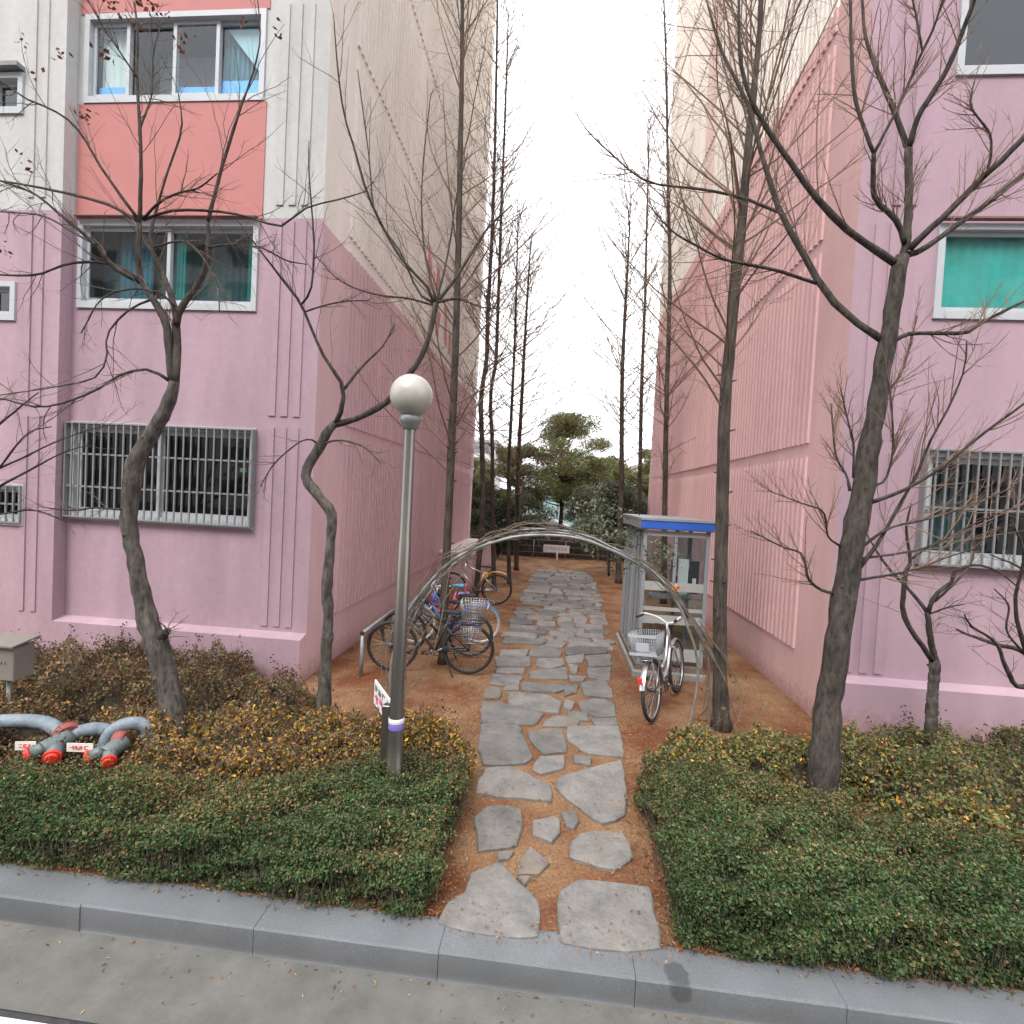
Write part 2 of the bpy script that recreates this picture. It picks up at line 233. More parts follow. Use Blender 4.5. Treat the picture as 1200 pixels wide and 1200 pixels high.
# ------------------------------------------------------------------ mesh helpers
def tag(o, label=None, cat=None, group=None, kind=None):
    if label: o['label'] = label
    if cat: o['category'] = cat
    if group: o['group'] = group
    if kind: o['kind'] = kind
    return o
def empty(name, loc=(0, 0, 0), rz=0., parent=None):
    o = bpy.data.objects.new(name, None); col.objects.link(o); o.location = loc; o.rotation_euler = (0, 0, rz); o.empty_display_size = .1
    if parent: o.parent = parent
    return o
def put(name, me, m=None, parent=None):
    o = bpy.data.objects.new(name, me); col.objects.link(o)
    if m is not None and not me.materials: me.materials.append(M[m] if isinstance(m, str) else m)
    if parent: o.parent = parent
    return o
def mesh_np(name, V, Q, smooth=False, color=None):
    """V (n,3), Q (m,k) faces with k corners each"""
    me = bpy.data.meshes.new(name); V = np.asarray(V, np.float32); Q = np.asarray(Q, np.int32); k = Q.shape[1]
    me.vertices.add(len(V)); me.vertices.foreach_set('co', V.ravel())
    me.loops.add(Q.size); me.loops.foreach_set('vertex_index', Q.ravel())
    me.polygons.add(len(Q)); me.polygons.foreach_set('loop_start', np.arange(len(Q), dtype=np.int32)*k)
    try: me.polygons.foreach_set('loop_total', np.full(len(Q), k, np.int32))
    except Exception: pass
    if smooth: me.polygons.foreach_set('use_smooth', np.ones(len(Q), bool))
    if color is not None:
        a = me.attributes.new('col', 'FLOAT_COLOR', 'POINT'); c = np.ones((len(V), 4), np.float32); c[:, :3] = color; a.data.foreach_set('color', c.ravel())
    me.update(calc_edges=True); me.validate(); return me
class MB:
    def __init__(s): s.v = []; s.f = []; s.sm = []
    def add(s, v, f, smooth=False):
        b = len(s.v); s.v += [tuple(x) for x in v]; s.f += [tuple(i+b for i in q) for q in f]; s.sm += [smooth]*len(f); return s
    def box(s, x0, x1, y0, y1, z0, z1):
        return s.add([(x, y, z) for z in (z0, z1) for y in (y0, y1) for x in (x0, x1)], [(0, 2, 3, 1), (4, 5, 7, 6), (0, 1, 5, 4), (2, 6, 7, 3), (0, 4, 6, 2), (1, 3, 7, 5)])
    def quad(s, *p): return s.add(p, [tuple(range(len(p)))])
    def tube(s, pts, r, k=8, closed=False, cap=True):
        P = np.array(pts, float); n = len(P); r = np.full(n, r) if np.isscalar(r) else np.array(r, float)
        if closed: T = np.roll(P, -1, 0)-np.roll(P, 1, 0)
        else: T = np.gradient(P, axis=0)
        T /= np.maximum(np.linalg.norm(T, axis=1, keepdims=True), 1e-9)
        ref = np.array([0, 0, 1.]) if abs(T[0][2]) < .9 else np.array([1., 0, 0]); u = np.cross(T[0], ref); u /= np.linalg.norm(u); vs = []
        for i in range(n):
            u = u-T[i]*(u@T[i]); u /= max(np.linalg.norm(u), 1e-9); w = np.cross(T[i], u)
            for j in range(k):
                a = 2*PI*j/k; vs.append(P[i]+r[i]*(math.cos(a)*u+math.sin(a)*w))
        fs = [(i*k+j, i*k+(j+1) % k, ((i+1) % n)*k+(j+1) % k, ((i+1) % n)*k+j) for i in range(n if closed else n-1) for j in range(k)]
        s.add(vs, fs, True)
        if cap and not closed:
            b = len(s.v)-n*k; s.f += [tuple(b+j for j in reversed(range(k))), tuple(b+(n-1)*k+j for j in range(k))]; s.sm += [False, False]
        return s
    def lathe(s, prof, k=20, c=(0, 0, 0)):
        vs = [(c[0]+r*math.cos(2*PI*j/k), c[1]+r*math.sin(2*PI*j/k), c[2]+z) for r, z in prof for j in range(k)]
        return s.add(vs, [(i*k+j, i*k+(j+1) % k, (i+1)*k+(j+1) % k, (i+1)*k+j) for i in range(len(prof)-1) for j in range(k)], True)
    def xf(s, mt, start=0):
        s.v[start:] = [tuple(mt @ Vector(q)) for q in s.v[start:]]; return s
    def mesh(s, name):
        me = bpy.data.meshes.new(name); me.from_pydata(s.v, [], s.f); me.polygons.foreach_set('use_smooth', s.sm); me.update(); return me
    def build(s, name, m, parent=None, bevel=0):
        me = s.mesh(name)
        if bevel:
            bm = bmesh.new(); bm.from_mesh(me); bmesh.ops.bevel(bm, geom=bm.edges[:], offset=bevel, segments=1, affect='EDGES', profile=.5); bm.to_mesh(me); bm.free()
        return put(name, me, m, parent)
def B(name, m, parent, *b, bevel=0): return MB().box(*b).build(name, m, parent, bevel)
def spl(pts, n):                            # smooth resample of a polyline
    P = np.array(pts, float); k = len(P)
    if k < 3: t = np.linspace(0, 1, n)[:, None]; return P[0]*(1-t)+P[-1]*t
    d = np.r_[0, np.cumsum(np.linalg.norm(np.diff(P[:, :3], axis=0), axis=1))]; u = np.linspace(0, d[-1], n); out = np.zeros((n, P.shape[1]))
    Q = np.vstack([2*P[0]-P[1], P, 2*P[-1]-P[-2]])
    for i, x in enumerate(u):
        j = min(max(np.searchsorted(d, x, 'right')-1, 0), k-2); t = (x-d[j])/max(d[j+1]-d[j], 1e-9); a, b, c, e = Q[j], Q[j+1], Q[j+2], Q[j+3]
        out[i] = .5*((2*b)+(c-a)*t+(2*a-5*b+4*c-e)*t*t+(3*b-3*c+e-a)*t**3)
    return out
def tubes(P, Rd, k=4):                      # many tubes at once: P (T,n,3), Rd (T,n)
    T_, n, _ = P.shape; T = np.gradient(P, axis=1); T /= np.maximum(np.linalg.norm(T, axis=2, keepdims=True), 1e-9)
    m0 = P[:, -1]-P[:, 0]; ref = np.where((np.abs(m0[:, 2]) > .8*np.linalg.norm(m0, axis=1))[:, None], np.array([[1., 0, 0]]), np.array([[0, 0, 1.]]))[:, None, :]
    u = np.cross(T, np.broadcast_to(ref, T.shape)); u /= np.maximum(np.linalg.norm(u, axis=2, keepdims=True), 1e-6); w = np.cross(T, u)
    a = 2*PI*np.arange(k)/k
    V = P[:, :, None, :]+Rd[:, :, None, None]*(np.cos(a)[None, None, :, None]*u[:, :, None, :]+np.sin(a)[None, None, :, None]*w[:, :, None, :])
    i, j = np.meshgrid(np.arange(n-1), np.arange(k), indexing='ij'); f = np.stack([i*k+j, i*k+(j+1) % k, (i+1)*k+(j+1) % k, (i+1)*k+j], -1).reshape(-1, 4)
    Q = (f[None]+(np.arange(T_)*n*k)[:, None, None]).reshape(-1, 4)
    return V.reshape(-1, 3), Q
def grow(rng, b, d, L, r, n, wander, up, taper=.25, droop=0):
    T_ = len(b); P = np.zeros((T_, n+1, 3)); P[:, 0] = b; d = d.copy()
    for i in range(n):
        d = d+rng.normal(0, wander, (T_, 3)); d[:, 2] += up-droop*i; d /= np.linalg.norm(d, axis=1, keepdims=True); P[:, i+1] = P[:, i]+d*(L/n)[:, None]
    return P, r[:, None]*np.linspace(1, taper, n+1)[None]
def spawn(rng, P, Rd, cnt, t0, t1, ang, lfac, rf=.6, rmin=.0012):
    T_, n, _ = P.shape; t = rng.uniform(t0, t1, (T_, cnt)).ravel(); ii = np.repeat(np.arange(T_), cnt); x = t*(n-1); j = np.minimum(x.astype(int), n-2); f = (x-j)[:, None]
    b = P[ii, j]*(1-f)+P[ii, j+1]*f; tan = P[ii, j+1]-P[ii, j]; tan /= np.maximum(np.linalg.norm(tan, axis=1, keepdims=True), 1e-9)
    L0 = np.linalg.norm(np.diff(P, axis=1), axis=2).sum(1)[ii]; q = rng.normal(0, 1, (len(b), 3)); q -= tan*(q*tan).sum(1, keepdims=True); q /= np.maximum(np.linalg.norm(q, axis=1, keepdims=True), 1e-9)
    a = rng.normal(ang, .18, len(b))[:, None]; d = np.cos(a)*tan+np.sin(a)*q
    L = L0*lfac*rng.uniform(.5, 1.25, len(b))*(1.15-.6*t); rr = np.maximum(rf*(Rd[ii, j]*(1-f[:, 0])+Rd[ii, j+1]*f[:, 0]), rmin)
    return b, d, L, rr
def cat_mesh(name, parts, smooth=True):
    V = []; Q = []; o = 0
    for v, q in parts: V.append(v); Q.append(q+o); o += len(v)
    return mesh_np(name, np.vstack(V), np.vstack(Q), smooth)
def leaves(rng, C, Nrm, size, aspect=.5, flat=.6):
    """leaf-shaped folded quads at C facing roughly Nrm"""
    n = len(C); nn = Nrm*flat+rng.normal(0, 1, (n, 3))*(1-flat); nn /= np.maximum(np.linalg.norm(nn, axis=1, keepdims=True), 1e-9)
    q = rng.normal(0, 1, (n, 3)); u = np.cross(nn, q); u /= np.maximum(np.linalg.norm(u, axis=1, keepdims=True), 1e-9); w = np.cross(nn, u)
    s = np.broadcast_to(np.asarray(size, float), (n,))[:, None]; h = s*aspect*.5; fold = nn*s*.12
    V = np.stack([C-u*s*.5, C-w*h+fold+u*s*.08, C+u*s*.5, C+w*h+fold+u*s*.08], 1).reshape(-1, 3)
    return V, np.arange(4*n).reshape(n, 4)
def pick(rng, n, cols, wts, jit=.2):
    c = np.array(cols)[rng.choice(len(cols), n, p=np.array(wts)/sum(wts))]; return c*rng.uniform(1-jit, 1+jit, (n, 1))*rng.uniform(.94, 1.06, (n, 3))
def vnoise(x, y, s, seed=0):                # cheap smooth noise
    r = np.random.default_rng(seed); out = 0
    for k in range(5):
        a, b, p = r.normal(0, 1, 2)*s, 0, r.uniform(0, 6.28); out = out+np.sin(a[0]*x+a[1]*y+p)
    return out/5

# ------------------------------------------------------------------ ground, road, kerb, path
GZ = .14
def sheet(name, x0, x1, y0, y1, z, m, parent=None, kind='structure'):
    o = MB().quad((x0, y0, z), (x1, y0, z), (x1, y1, z), (x0, y1, z)).build(name, m, parent)
    if kind: tag(o, kind=kind)
    return o
# soil: fine gently uneven grid near by, one flat apron to the horizon around it
def soil():
    xs = np.unique(np.r_[-400, -120, -40, -16, np.arange(-8, 8.01, .1), 16, 40, 120, 400]); ys = np.unique(np.r_[2.70, np.arange(2.8, 22, .1), 26, 34, 50, 90, 200, 600])
    X, Y = np.meshgrid(xs, ys, indexing='ij'); Z = GZ-.012+.010*vnoise(X, Y, 2.6, 3)+.006*vnoise(X, Y, 9, 4)
    Z = np.where((np.abs(X) > 8) | (Y > 22), GZ-.012, Z); nx, ny = len(xs), len(ys); V = np.stack([X, Y, Z], -1).reshape(-1, 3)
    i, j = np.meshgrid(np.arange(nx-1), np.arange(ny-1), indexing='ij'); Q = np.stack([i*ny+j, (i+1)*ny+j, (i+1)*ny+j+1, i*ny+j+1], -1).reshape(-1, 4)
    return tag(put('ground', mesh_np('ground', V, Q, True), 'soil'), kind='structure')
soil()
sheet('road', -400, 400, -200, 2.52, -.006, 'asphalt')
sheet('gutter', -60, 60, 2.10, 2.522, 0, 'gutter')
mk = sheet('road_marking', -60, 60, 1.94, 2.07, -.002, 'whitep')
kerb = tag(empty('kerb', (0, 2.53, 0)), kind='structure')
for i in range(-14, 15):
    mb = MB(); L = .4985; j = random.uniform(-.004, .004)
    prof = [(0, -.2), (0, .131), (.008, GZ+.001), (.215, GZ+.002), (.215, -.2)]
    vs = [(s*L, y, z) for s in (-1, 1) for y, z in prof]; n = len(prof)
    mb.add(vs, [(k, k+n, k+n+1, k+1) for k in range(n-1)] + [tuple(range(n)), tuple(reversed(range(n, 2*n)))])
    o = mb.build('kerb_stone', 'granite', kerb); o.location = (.015+i*1.0, j, random.uniform(-.003, .003)); o.rotation_euler.z = random.uniform(-.003, .003)
joint = MB().box(-14.5, 14.5, .012, .20, -.2, .125).build('mortar_bed', 'gutter', kerb)

path = MB().quad((-.62, 2.76, GZ-.006), (.74, 2.76, GZ-.006), (1.4, 16.8, GZ-.006), (-.75, 16.8, GZ-.006)).build('path', 'soil'); tag(path, kind='structure')
def stone(poly, z=.162, seed=0):
    rng = np.random.default_rng(seed); P = np.array(poly, float)[:, :2]; c = P.mean(0); out = []
    for a, b in zip(P, np.roll(P, -1, 0)):
        L = np.linalg.norm(b-a); n = max(1, int(L/.085)); nrm = np.array([b[1]-a[1], a[0]-b[0]])/max(L, 1e-6)
        for k in range(n):
            q = a+(b-a)*k/n
            out.append(q+(nrm*rng.normal(0, .007) if k else (c-a)*.03))
    out = np.array(out); ar = .5*np.sum(out[:, 0]*np.roll(out[:, 1], -1)-np.roll(out[:, 0], -1)*out[:, 1])
    if ar < 0: out = out[::-1]
    n = len(out); tilt = rng.normal(0, .006, 2); zt = lambda q, dz: z+dz+(q-c)@tilt
    inn = out+(c-out)*(.012/np.maximum(np.linalg.norm(out-c, axis=1, keepdims=True), .02))
    V = [(x, y, zt(np.array((x, y)), 0)) for x, y in inn]+[(x, y, zt(np.array((x, y)), -.010+rng.normal(0, .002))) for x, y in out]+[(x, y, .10) for x, y in out]
    Fs = [tuple(range(n))]+[(k+n, (k+1) % n+n, (k+1) % n, k) for k in range(n)]+[(k+2*n, (k+1) % n+2*n, (k+1) % n+n, k+n) for k in range(n)]
    cc = Vector((c[0], c[1], 0)); mb = MB().add([tuple(Vector(v)-cc) for v in V], Fs); o = mb.build('paving_stone', 'stone', path); o.location = cc; return o
A6 = lambda L: [ground(450+x/3, 860+y/3, .16) for x, y in L]
def A5(L):
    P = np.array([ground(480+x/3.529, 640+y/3.529, .16) for x, y in L]); c = P.mean(0); d = P-c; return c+d*(1+.014/np.maximum(np.linalg.norm(d, axis=1, keepdims=True), .05)*1.)
ST6 = [[(405,445),(480,520),(550,590),(555,640),(545,712),(480,716),(300,692),(180,655),(215,590),(280,550),(300,485)],
 [(612,545),(680,505),(800,515),(940,535),(955,620),(980,752),(850,765),(620,732),(605,640)], [(515,390),(585,450),(545,490),(470,490),(470,450)], [(470,497),(520,497),(495,530)],
 [(400,410),(460,410),(440,435),(400,440)], [(355,255),(400,245),(485,260),(490,290),(470,390),(330,412),(325,345),(315,290)], [(520,300),(600,283),(620,300),(620,345),(590,380),(520,350)],
 [(620,275),(670,262),(690,300),(670,330),(640,320)], [(690,345),(840,342),(880,430),(815,475),(650,430),(660,370)], [(350,118),(440,110),(590,180),(593,235),(320,205),(320,180)],
 [(610,150),(838,85),(850,160),(852,285),(770,315),(700,270),(596,180)]]
ST5 = [[(300,729),(450,737),(510,870),(480,893),(305,900),(290,800)], [(490,765),(630,755),(648,845),(560,855),(510,810)], [(655,745),(865,742),(885,868),(740,853),(657,800)], [(540,870),(638,865),(633,915),(545,938),(510,920)],
 [(680,862),(750,872),(745,900),(685,890)], [(300,642),(400,652),(555,692),(510,737),(300,722)], [(562,722),(590,704),(648,704),(652,743),(552,742)], [(652,682),(735,687),(740,718),(652,715)], [(700,642),(770,628),(838,642),(853,700),(780,703),(715,680)],
 [(752,712),(855,708),(860,736),(770,736)], [(410,602),(560,612),(628,642),(618,688),(560,683),(410,653)], [(640,632),(680,642),(670,672),(640,665)], [(340,577),(375,592),(370,625),(305,625),(310,602)], [(345,527),(470,537),(440,578),(330,568)],
 [(712,562),(800,554),(838,592),(843,623),(722,613)], [(470,562),(698,572),(600,603),(465,593)], [(495,517),(648,502),(653,548),(500,543)], [(655,486),(697,492),(690,525),(664,520)], [(735,502),(833,502),(828,553),(740,540)],
 [(355,457),(500,457),(498,494),(360,494)], [(365,502),(475,502),(470,525),(360,520)], [(530,462),(632,462),(640,488),(590,503),(525,493)], [(730,452),(830,447),(838,490),(740,494)], [(645,457),(722,442),(714,480),(652,480)],
 [(375,427),(490,427),(480,453),(370,453)], [(500,424),(560,404),(630,432),(620,457),(495,452)], [(640,575),(700,575),(690,600),(640,618)], [(410,560),(455,558),(450,590),(390,595)], [(660,535),(730,540),(712,556),(665,556)], [(640,420),(740,405),(820,415),(815,440),(650,448)],
 [(640,720),(645,700),(700,722),(690,738),(655,738)]]
for k, s in enumerate(ST6): stone(A6(s), .163, k)
for k, s in enumerate(ST5): stone(A5(s), .163, 50+k)
# the far stretch: irregular rows
y = float(ground(560, 751)[1])-.02; row = 0; rr = random.Random(5)
while y < 16.7:
    t = (y-8)/8.6; x0 = -.82+.20*t+rr.uniform(-.06, .06); x1 = .98+.30*min(1, t*1.4)-.15*max(0, t-.7)/.3+rr.uniform(-.07, .07); d = rr.uniform(.24, .44); x = x0
    while x < x1-.12:
        wd = min(rr.uniform(.25, .75), x1-x); wd = wd if x1-x-wd > .15 else x1-x; g = .006; sk = rr.uniform(-.05, .05)
        a = [(x+g+rr.uniform(0, .04), y+g+rr.uniform(-.06, .02)), (x+wd*rr.uniform(.35, .65), y+g+rr.uniform(-.07, .02)), (x+wd-g-rr.uniform(0, .05), y+g+rr.uniform(-.06, .06)), (x+wd-g-rr.uniform(0, .03)+sk, y+d*rr.uniform(.4, .6)),
             (x+wd-g-rr.uniform(0, .06), y+d-g+rr.uniform(-.05, .05)), (x+wd*rr.uniform(.35, .65), y+d-g+rr.uniform(-.08, .04)), (x+g+rr.uniform(0, .05), y+d-g+rr.uniform(-.06, .05)), (x+g+sk, y+d*.5)]
        if rr.random() > .015: stone(a, .160+rr.uniform(-.006, .006), 500+row)
        row += 1; x += wd
    y += d

# ------------------------------------------------------------------ the two apartment buildings
TOP = 32.
def holes_wall(mb, x0, x1, z0, z1, Y, holes, depth=.10):
    xs = sorted({x0, x1, *[h[0] for h in holes], *[h[1] for h in holes]}); zs = sorted({z0, z1, *[h[2] for h in holes], *[h[3] for h in holes]})
    for a, b in zip(xs, xs[1:]):
        for c, d in zip(zs, zs[1:]):
            if any(h[0] <= a and b <= h[1] and h[2] <= c and d <= h[3] for h in holes): continue
            mb.quad((a, Y, c), (b, Y, c), (b, Y, d), (a, Y, d))
    for a, b, c, d in holes:
        mb.quad((a, Y, c), (a, Y+depth, c), (a, Y+depth, d), (a, Y, d)); mb.quad((b, Y, c), (b, Y, d), (b, Y+depth, d), (b, Y+depth, c))
        mb.quad((a, Y, c), (b, Y, c), (b, Y+depth, c), (a, Y+depth, c)); mb.quad((a, Y, d), (a, Y+depth, d), (b, Y+depth, d), (b, Y, d))
def curtain(name, m, parent, x0, x1, z0, z1, Y, waves=14, amp=.02):
    n = waves*6; V = []; 
    for i in range(n+1):
        x = x0+(x1-x0)*i/n; yy = Y+amp*math.sin(i*2*PI/6+.7*math.sin(i*.21)); V += [(x, yy, z0), (x, yy+.01, z1)]
    o = MB().add(V, [(2*i, 2*i+2, 2*i+3, 2*i+1) for i in range(n)], True).build(name, m, parent); return o
def window(b, x0, x1, z0, z1, Y, mull, glass='glass', fw=.055, surround=True):
    """aluminium sliding window; mull = mullion x positions"""
    mb = MB(); e = .03
    if surround:
        o0, o1, p0, p1 = x0-.035, x1+.035, z0-.05, z1+.035; a, c = Y-.025, Y+.06
        mb.box(o0, x0+e, a, c, p0, p1); mb.box(x1-e, o1, a, c, p0, p1); mb.box(x0+e, x1-e, a, c, p0, z0+e); mb.box(x0+e, x1-e, a, c, z1-e, p1)
    else:
        mb.box(x0, x0+e, Y+.02, Y+.06, z0, z1); mb.box(x1-e, x1, Y+.02, Y+.06, z0, z1); mb.box(x0+e, x1-e, Y+.02, Y+.06, z0, z0+e); mb.box(x0+e, x1-e, Y+.02, Y+.06, z1-e, z1)
    wn = mb.build('window', 'alum', b)
    xs = [x0+e, *mull, x1-e]
    for k, (a, c) in enumerate(zip(xs, xs[1:])):
        yo = Y+.03+(.028 if k % 2 else 0); s = MB(); t = fw*.8; lo, hi = z0+e+.002, z1-e-.002; a2, c2 = a-(.02 if k else 0), c+(.02 if k < len(xs)-2 else 0)
        s.box(a2, a2+t, yo, yo+.026, lo, hi); s.box(c2-t, c2, yo, yo+.026, lo, hi); s.box(a2+t, c2-t, yo, yo+.026, lo, lo+t*1.3); s.box(a2+t, c2-t, yo, yo+.026, hi-t, hi)
        s.build('sash', 'alum', wn)
        MB().quad((a2+t, yo+.013, lo+t*1.3), (c2-t, yo+.013, lo+t*1.3), (c2-t, yo+.013, hi-t), (a2+t, yo+.013, hi-t)).build('pane', glass, wn)
    room = MB(); d = 1.6
    room.quad((x0-.3, Y+d, z0-.6), (x1+.3, Y+d, z0-.6), (x1+.3, Y+d, z1+.25), (x0-.3, Y+d, z1+.25)); room.quad((x0-.3, Y+.11, z0-.6), (x0-.3, Y+d, z0-.6), (x0-.3, Y+d, z1+.25), (x0-.3, Y+.11, z1+.25)); room.quad((x1+.3, Y+.11, z0-.6), (x1+.3, Y+.11, z1+.25), (x1+.3, Y+d, z1+.25), (x1+.3, Y+d, z0-.6))
    room.quad((x0-.3, Y+.11, z0-.6), (x1+.3, Y+.11, z0-.6), (x1+.3, Y+d, z0-.6), (x0-.3, Y+d, z0-.6)); room.quad((x0-.3, Y+.11, z1+.25), (x0-.3, Y+d, z1+.25), (x1+.3, Y+d, z1+.25), (x1+.3, Y+.11, z1+.25)); room.build('room_interior', 'dark', wn)
    return wn
def grille(b, x0, x1, z0, z1, Y, n, rails=(.33, .67), depth=.06):
    mb = MB(); t = .018; Yf = Y-depth-.03
    mb.box(x0, x0+t, Yf, Y, z0, z1); mb.box(x1-t, x1, Yf, Y, z0, z1); mb.box(x0+t, x1-t, Yf+.002, Yf+.022, z0, z0+t); mb.box(x0+t, x1-t, Yf+.002, Yf+.022, z1-t, z1); mb.box(x0+t, x1-t, Yf+.03, Y, z0+.001, z0+.008); mb.box(x0+t, x1-t, Yf+.03, Y, z1-.008, z1-.001)
    g = mb.build('window_grille', 'grille', b); me = MB().box(-.008, .008, -.008, .008, 0, z1-z0-2*t).mesh('bar'); me.materials.append(M['grille'])
    for i in range(n):
        o = put('bar', me, None, g); o.location = (x0+(x1-x0)*(i+1)/(n+1), Yf+.012, z0+t)
    for f in rails: MB().box(x0+t, x1-t, Yf+.021, Yf+.036, z0+(z1-z0)*f-.011, z0+(z1-z0)*f+.011).build('rail', 'grille', g)
    return g
def strips(b, xs, zr, Y, m, w=.088, d=.016):
    for z0, z1 in zr:
        me = MB().box(-w/2, w/2, -d, 0, z0, z1).mesh('raised_strip'); me.materials.append(M[m])
        for x in xs: put('raised_strip', me, None, b).location = (x, Y+.001, 0)
def ribs(b, X, sgn, y0, y1, zr, m, per=.132, d=.027):
    n = int((y1-y0)/per)
    for z0, z1 in zr:
        mb = MB()
        for i in range(n):
            a = y0+i*per; a1 = a+per*.58
            x0, x1 = (X-.002*sgn, X+d*sgn)
            mb.add([(x0, a, z0), (x1, a+.008, z0+.003), (x1, a1-.008, z0+.003), (x0, a1, z0), (x0, a, z1), (x1, a+.008, z1-.003), (x1, a1-.008, z1-.003), (x0, a1, z1)],
                   [f if sgn > 0 else f[::-1] for f in ((0, 1, 5, 4), (1, 2, 6, 5), (2, 3, 7, 6), (0, 3, 2, 1), (4, 5, 6, 7))])
        mb.build('ribbed_panel', m, b)
STO = [(.78, 3.19)]+[(3.36+2.5*k, 5.70+2.5*k) for k in range(11)]
STF = [(.76, 3.19), (3.33, 5.66), (5.85, 8.2), (8.35, 10.7)]

# left building -----------------------------------------------------------
LB = tag(empty('apartment_building', (-2.97, 5.97, 0)), 'apartment block with pink base, pale upper walls and salmon panels between windows', 'building', 'apartment blocks beside the path')
class Shift:
    pass
def child_local(root):                     # children are built in world coordinates: cancel the root offset
    for o in list(root.children):
        o.matrix_parent_inverse = Matrix.Translation(-Vector(root.location))
FY, JY = 5.97, 5.81; XJ = -6.2; XW = -2.97; YE = 17.5
WL = [(-6.13, -3.74, 1.98, 3.13), (-6.09, -3.80, 4.63, 5.62), (-6.07, -3.80, 7.13, 8.11), (-6.07, -3.80, 9.63, 10.6)]
mb = MB(); holes_wall(mb, XJ, XW, .66, TOP, FY, WL)
SW = [(-7.5, -6.82, 4.40, 4.79), (-7.5, -6.64, 1.87, 2.30), (-7.5, -6.78, 6.90, 7.30)]
holes_wall(mb, -16, XJ, 0, TOP, JY, SW); mb.quad((XJ, JY, 0), (XJ, FY, 0), (XJ, FY, TOP), (XJ, JY, TOP)); mb.build('front_wall', 'front_l', LB)
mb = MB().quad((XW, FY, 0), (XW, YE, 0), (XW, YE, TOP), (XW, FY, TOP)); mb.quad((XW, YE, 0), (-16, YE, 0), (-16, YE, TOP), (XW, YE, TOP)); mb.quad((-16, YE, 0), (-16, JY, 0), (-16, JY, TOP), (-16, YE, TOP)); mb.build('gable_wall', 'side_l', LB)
MB().quad((XJ, JY, TOP), (XW, FY, TOP), (XW, YE, TOP), (-16, YE, TOP), (-16, JY, TOP)).build('roof', 'tileroof', LB)
mb = MB(); mb.quad((XJ, JY, 0), (XW, JY, 0), (XW, JY, .655), (XJ, JY, .655)); mb.quad((XJ, JY, .655), (XW, JY, .655), (XW, FY+.001, .70), (XJ, FY+.001, .70)); mb.build('plinth', 'front_l', LB)
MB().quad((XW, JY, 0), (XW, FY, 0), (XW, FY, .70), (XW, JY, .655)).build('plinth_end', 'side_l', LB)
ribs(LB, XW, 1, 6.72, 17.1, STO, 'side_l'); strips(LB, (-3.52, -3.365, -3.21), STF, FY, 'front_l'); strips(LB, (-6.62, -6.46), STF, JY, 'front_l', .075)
w1 = window(LB, *WL[0], FY, [-4.98], 'glass_d', .07); g1 = grille(LB, -6.17, -3.70, 1.96, 3.15, FY, 24)
B('green_lamp', mat('green_glow', (.25, .75, .2), .4, .05), w1, -3.97, -3.89, FY+.10, FY+.11, 2.63, 2.68)
w2 = window(LB, *WL[1], FY, [-4.95], 'glass'); curtain('curtain', 'teal', w2, -3.98, -3.84, 4.64, 5.6, FY+.13, 3); curtain('curtain', 'teal', w2, -4.93, -4.80, 4.64, 5.6, FY+.13, 3); curtain('curtain', 'bluec', w2, -5.75, -5.3, 4.64, 5.6, FY+.2, 6); curtain('blind', 'murk', w2, -6.08, -3.82, 4.64, 5.6, FY+.30, 24, .01)
w3 = window(LB, *WL[2], FY, [-5.57, -4.96, -4.40], 'glass_c'); curtain('blind', 'palec', w3, -6.0, -5.6, 7.15, 8.05, FY+.13, 5, .008); curtain('blind', 'greyp', w3, -5.55, -4.42, 7.15, 8.05, FY+.5, 7, .006)
B('film_strip', 'blue_film', w3, -6.0, -5.6, FY+.092, FY+.096, 7.16, 7.35); B('film_strip', 'blue_film', w3, -4.38, -3.84, FY+.092, FY+.096, 7.16, 7.40); B('film_strip', 'blue_film', w3, -4.95, -4.45, FY+.092, FY+.096, 7.16, 7.335)
MB().add([(-4.36, FY+.11, 8.06), (-3.83, FY+.11, 8.06), (-3.83, FY+.11, 7.42), (-4.36, FY+.118, 8.06), (-3.83, FY+.118, 8.06), (-3.83, FY+.118, 7.42)], [(0, 2, 1), (3, 4, 5), (0, 1, 4, 3), (1, 2, 5, 4), (2, 0, 3, 5)]).build('sunlit_board', 'lblue', w3)  # pale blue triangle, sunlight put into its shape and colour
curtain('curtain', 'bluec', w3, -4.4, -3.82, 7.15, 8.05, FY+.16, 9)
window(LB, *WL[3], FY, [-4.96], 'glass')
for (z0, z1) in ((5.685, 7.075), (8.155, 9.575)): B('spandrel_panel', 'salmon', LB, -6.17, -3.73, FY-.012, FY+.001, z0, z1)
for i, s in enumerate(SW):
    wn = window(LB, *s, JY, [-7.15], 'glass_d', .05, True)
    if i == 1: grille(LB, s[0]-.02, s[1]+.02, s[2]-.02, s[3]+.02, JY, 8, (.5,), .02)
B('window_hood', 'grille', LB, -7.5, -6.74, JY-.10, JY, 7.36, 7.41)
B('window_hood', 'gold', LB, -6.12, -3.76, FY-.10, FY-.026, 5.672, 5.682)
child_local(LB)
# unseen block added across the road, behind the camera: it shades the fronts and shows in the panes
OB = tag(empty('apartment_building', (0, -38, 0)), 'unseen pale block added across the road to shade the two pink fronts', 'building')
B('wall', mat('added_block_wall', (.42, .38, .37), .8, .08, .4), OB, -45, 45, -6, 6, 0, 33); B('roof', 'tileroof', OB, -45.4, 45.4, -6.4, 6.4, 33, 33.6)
me = MB().box(-1.3, 1.3, 0, .08, 0, 1.35).mesh('window'); me.materials.append(M['carg'])
for i in range(20):
    for k in range(11): put('window', me, None, OB).location = (-42.75+i*4.5, 5.97, 1.6+k*2.9)
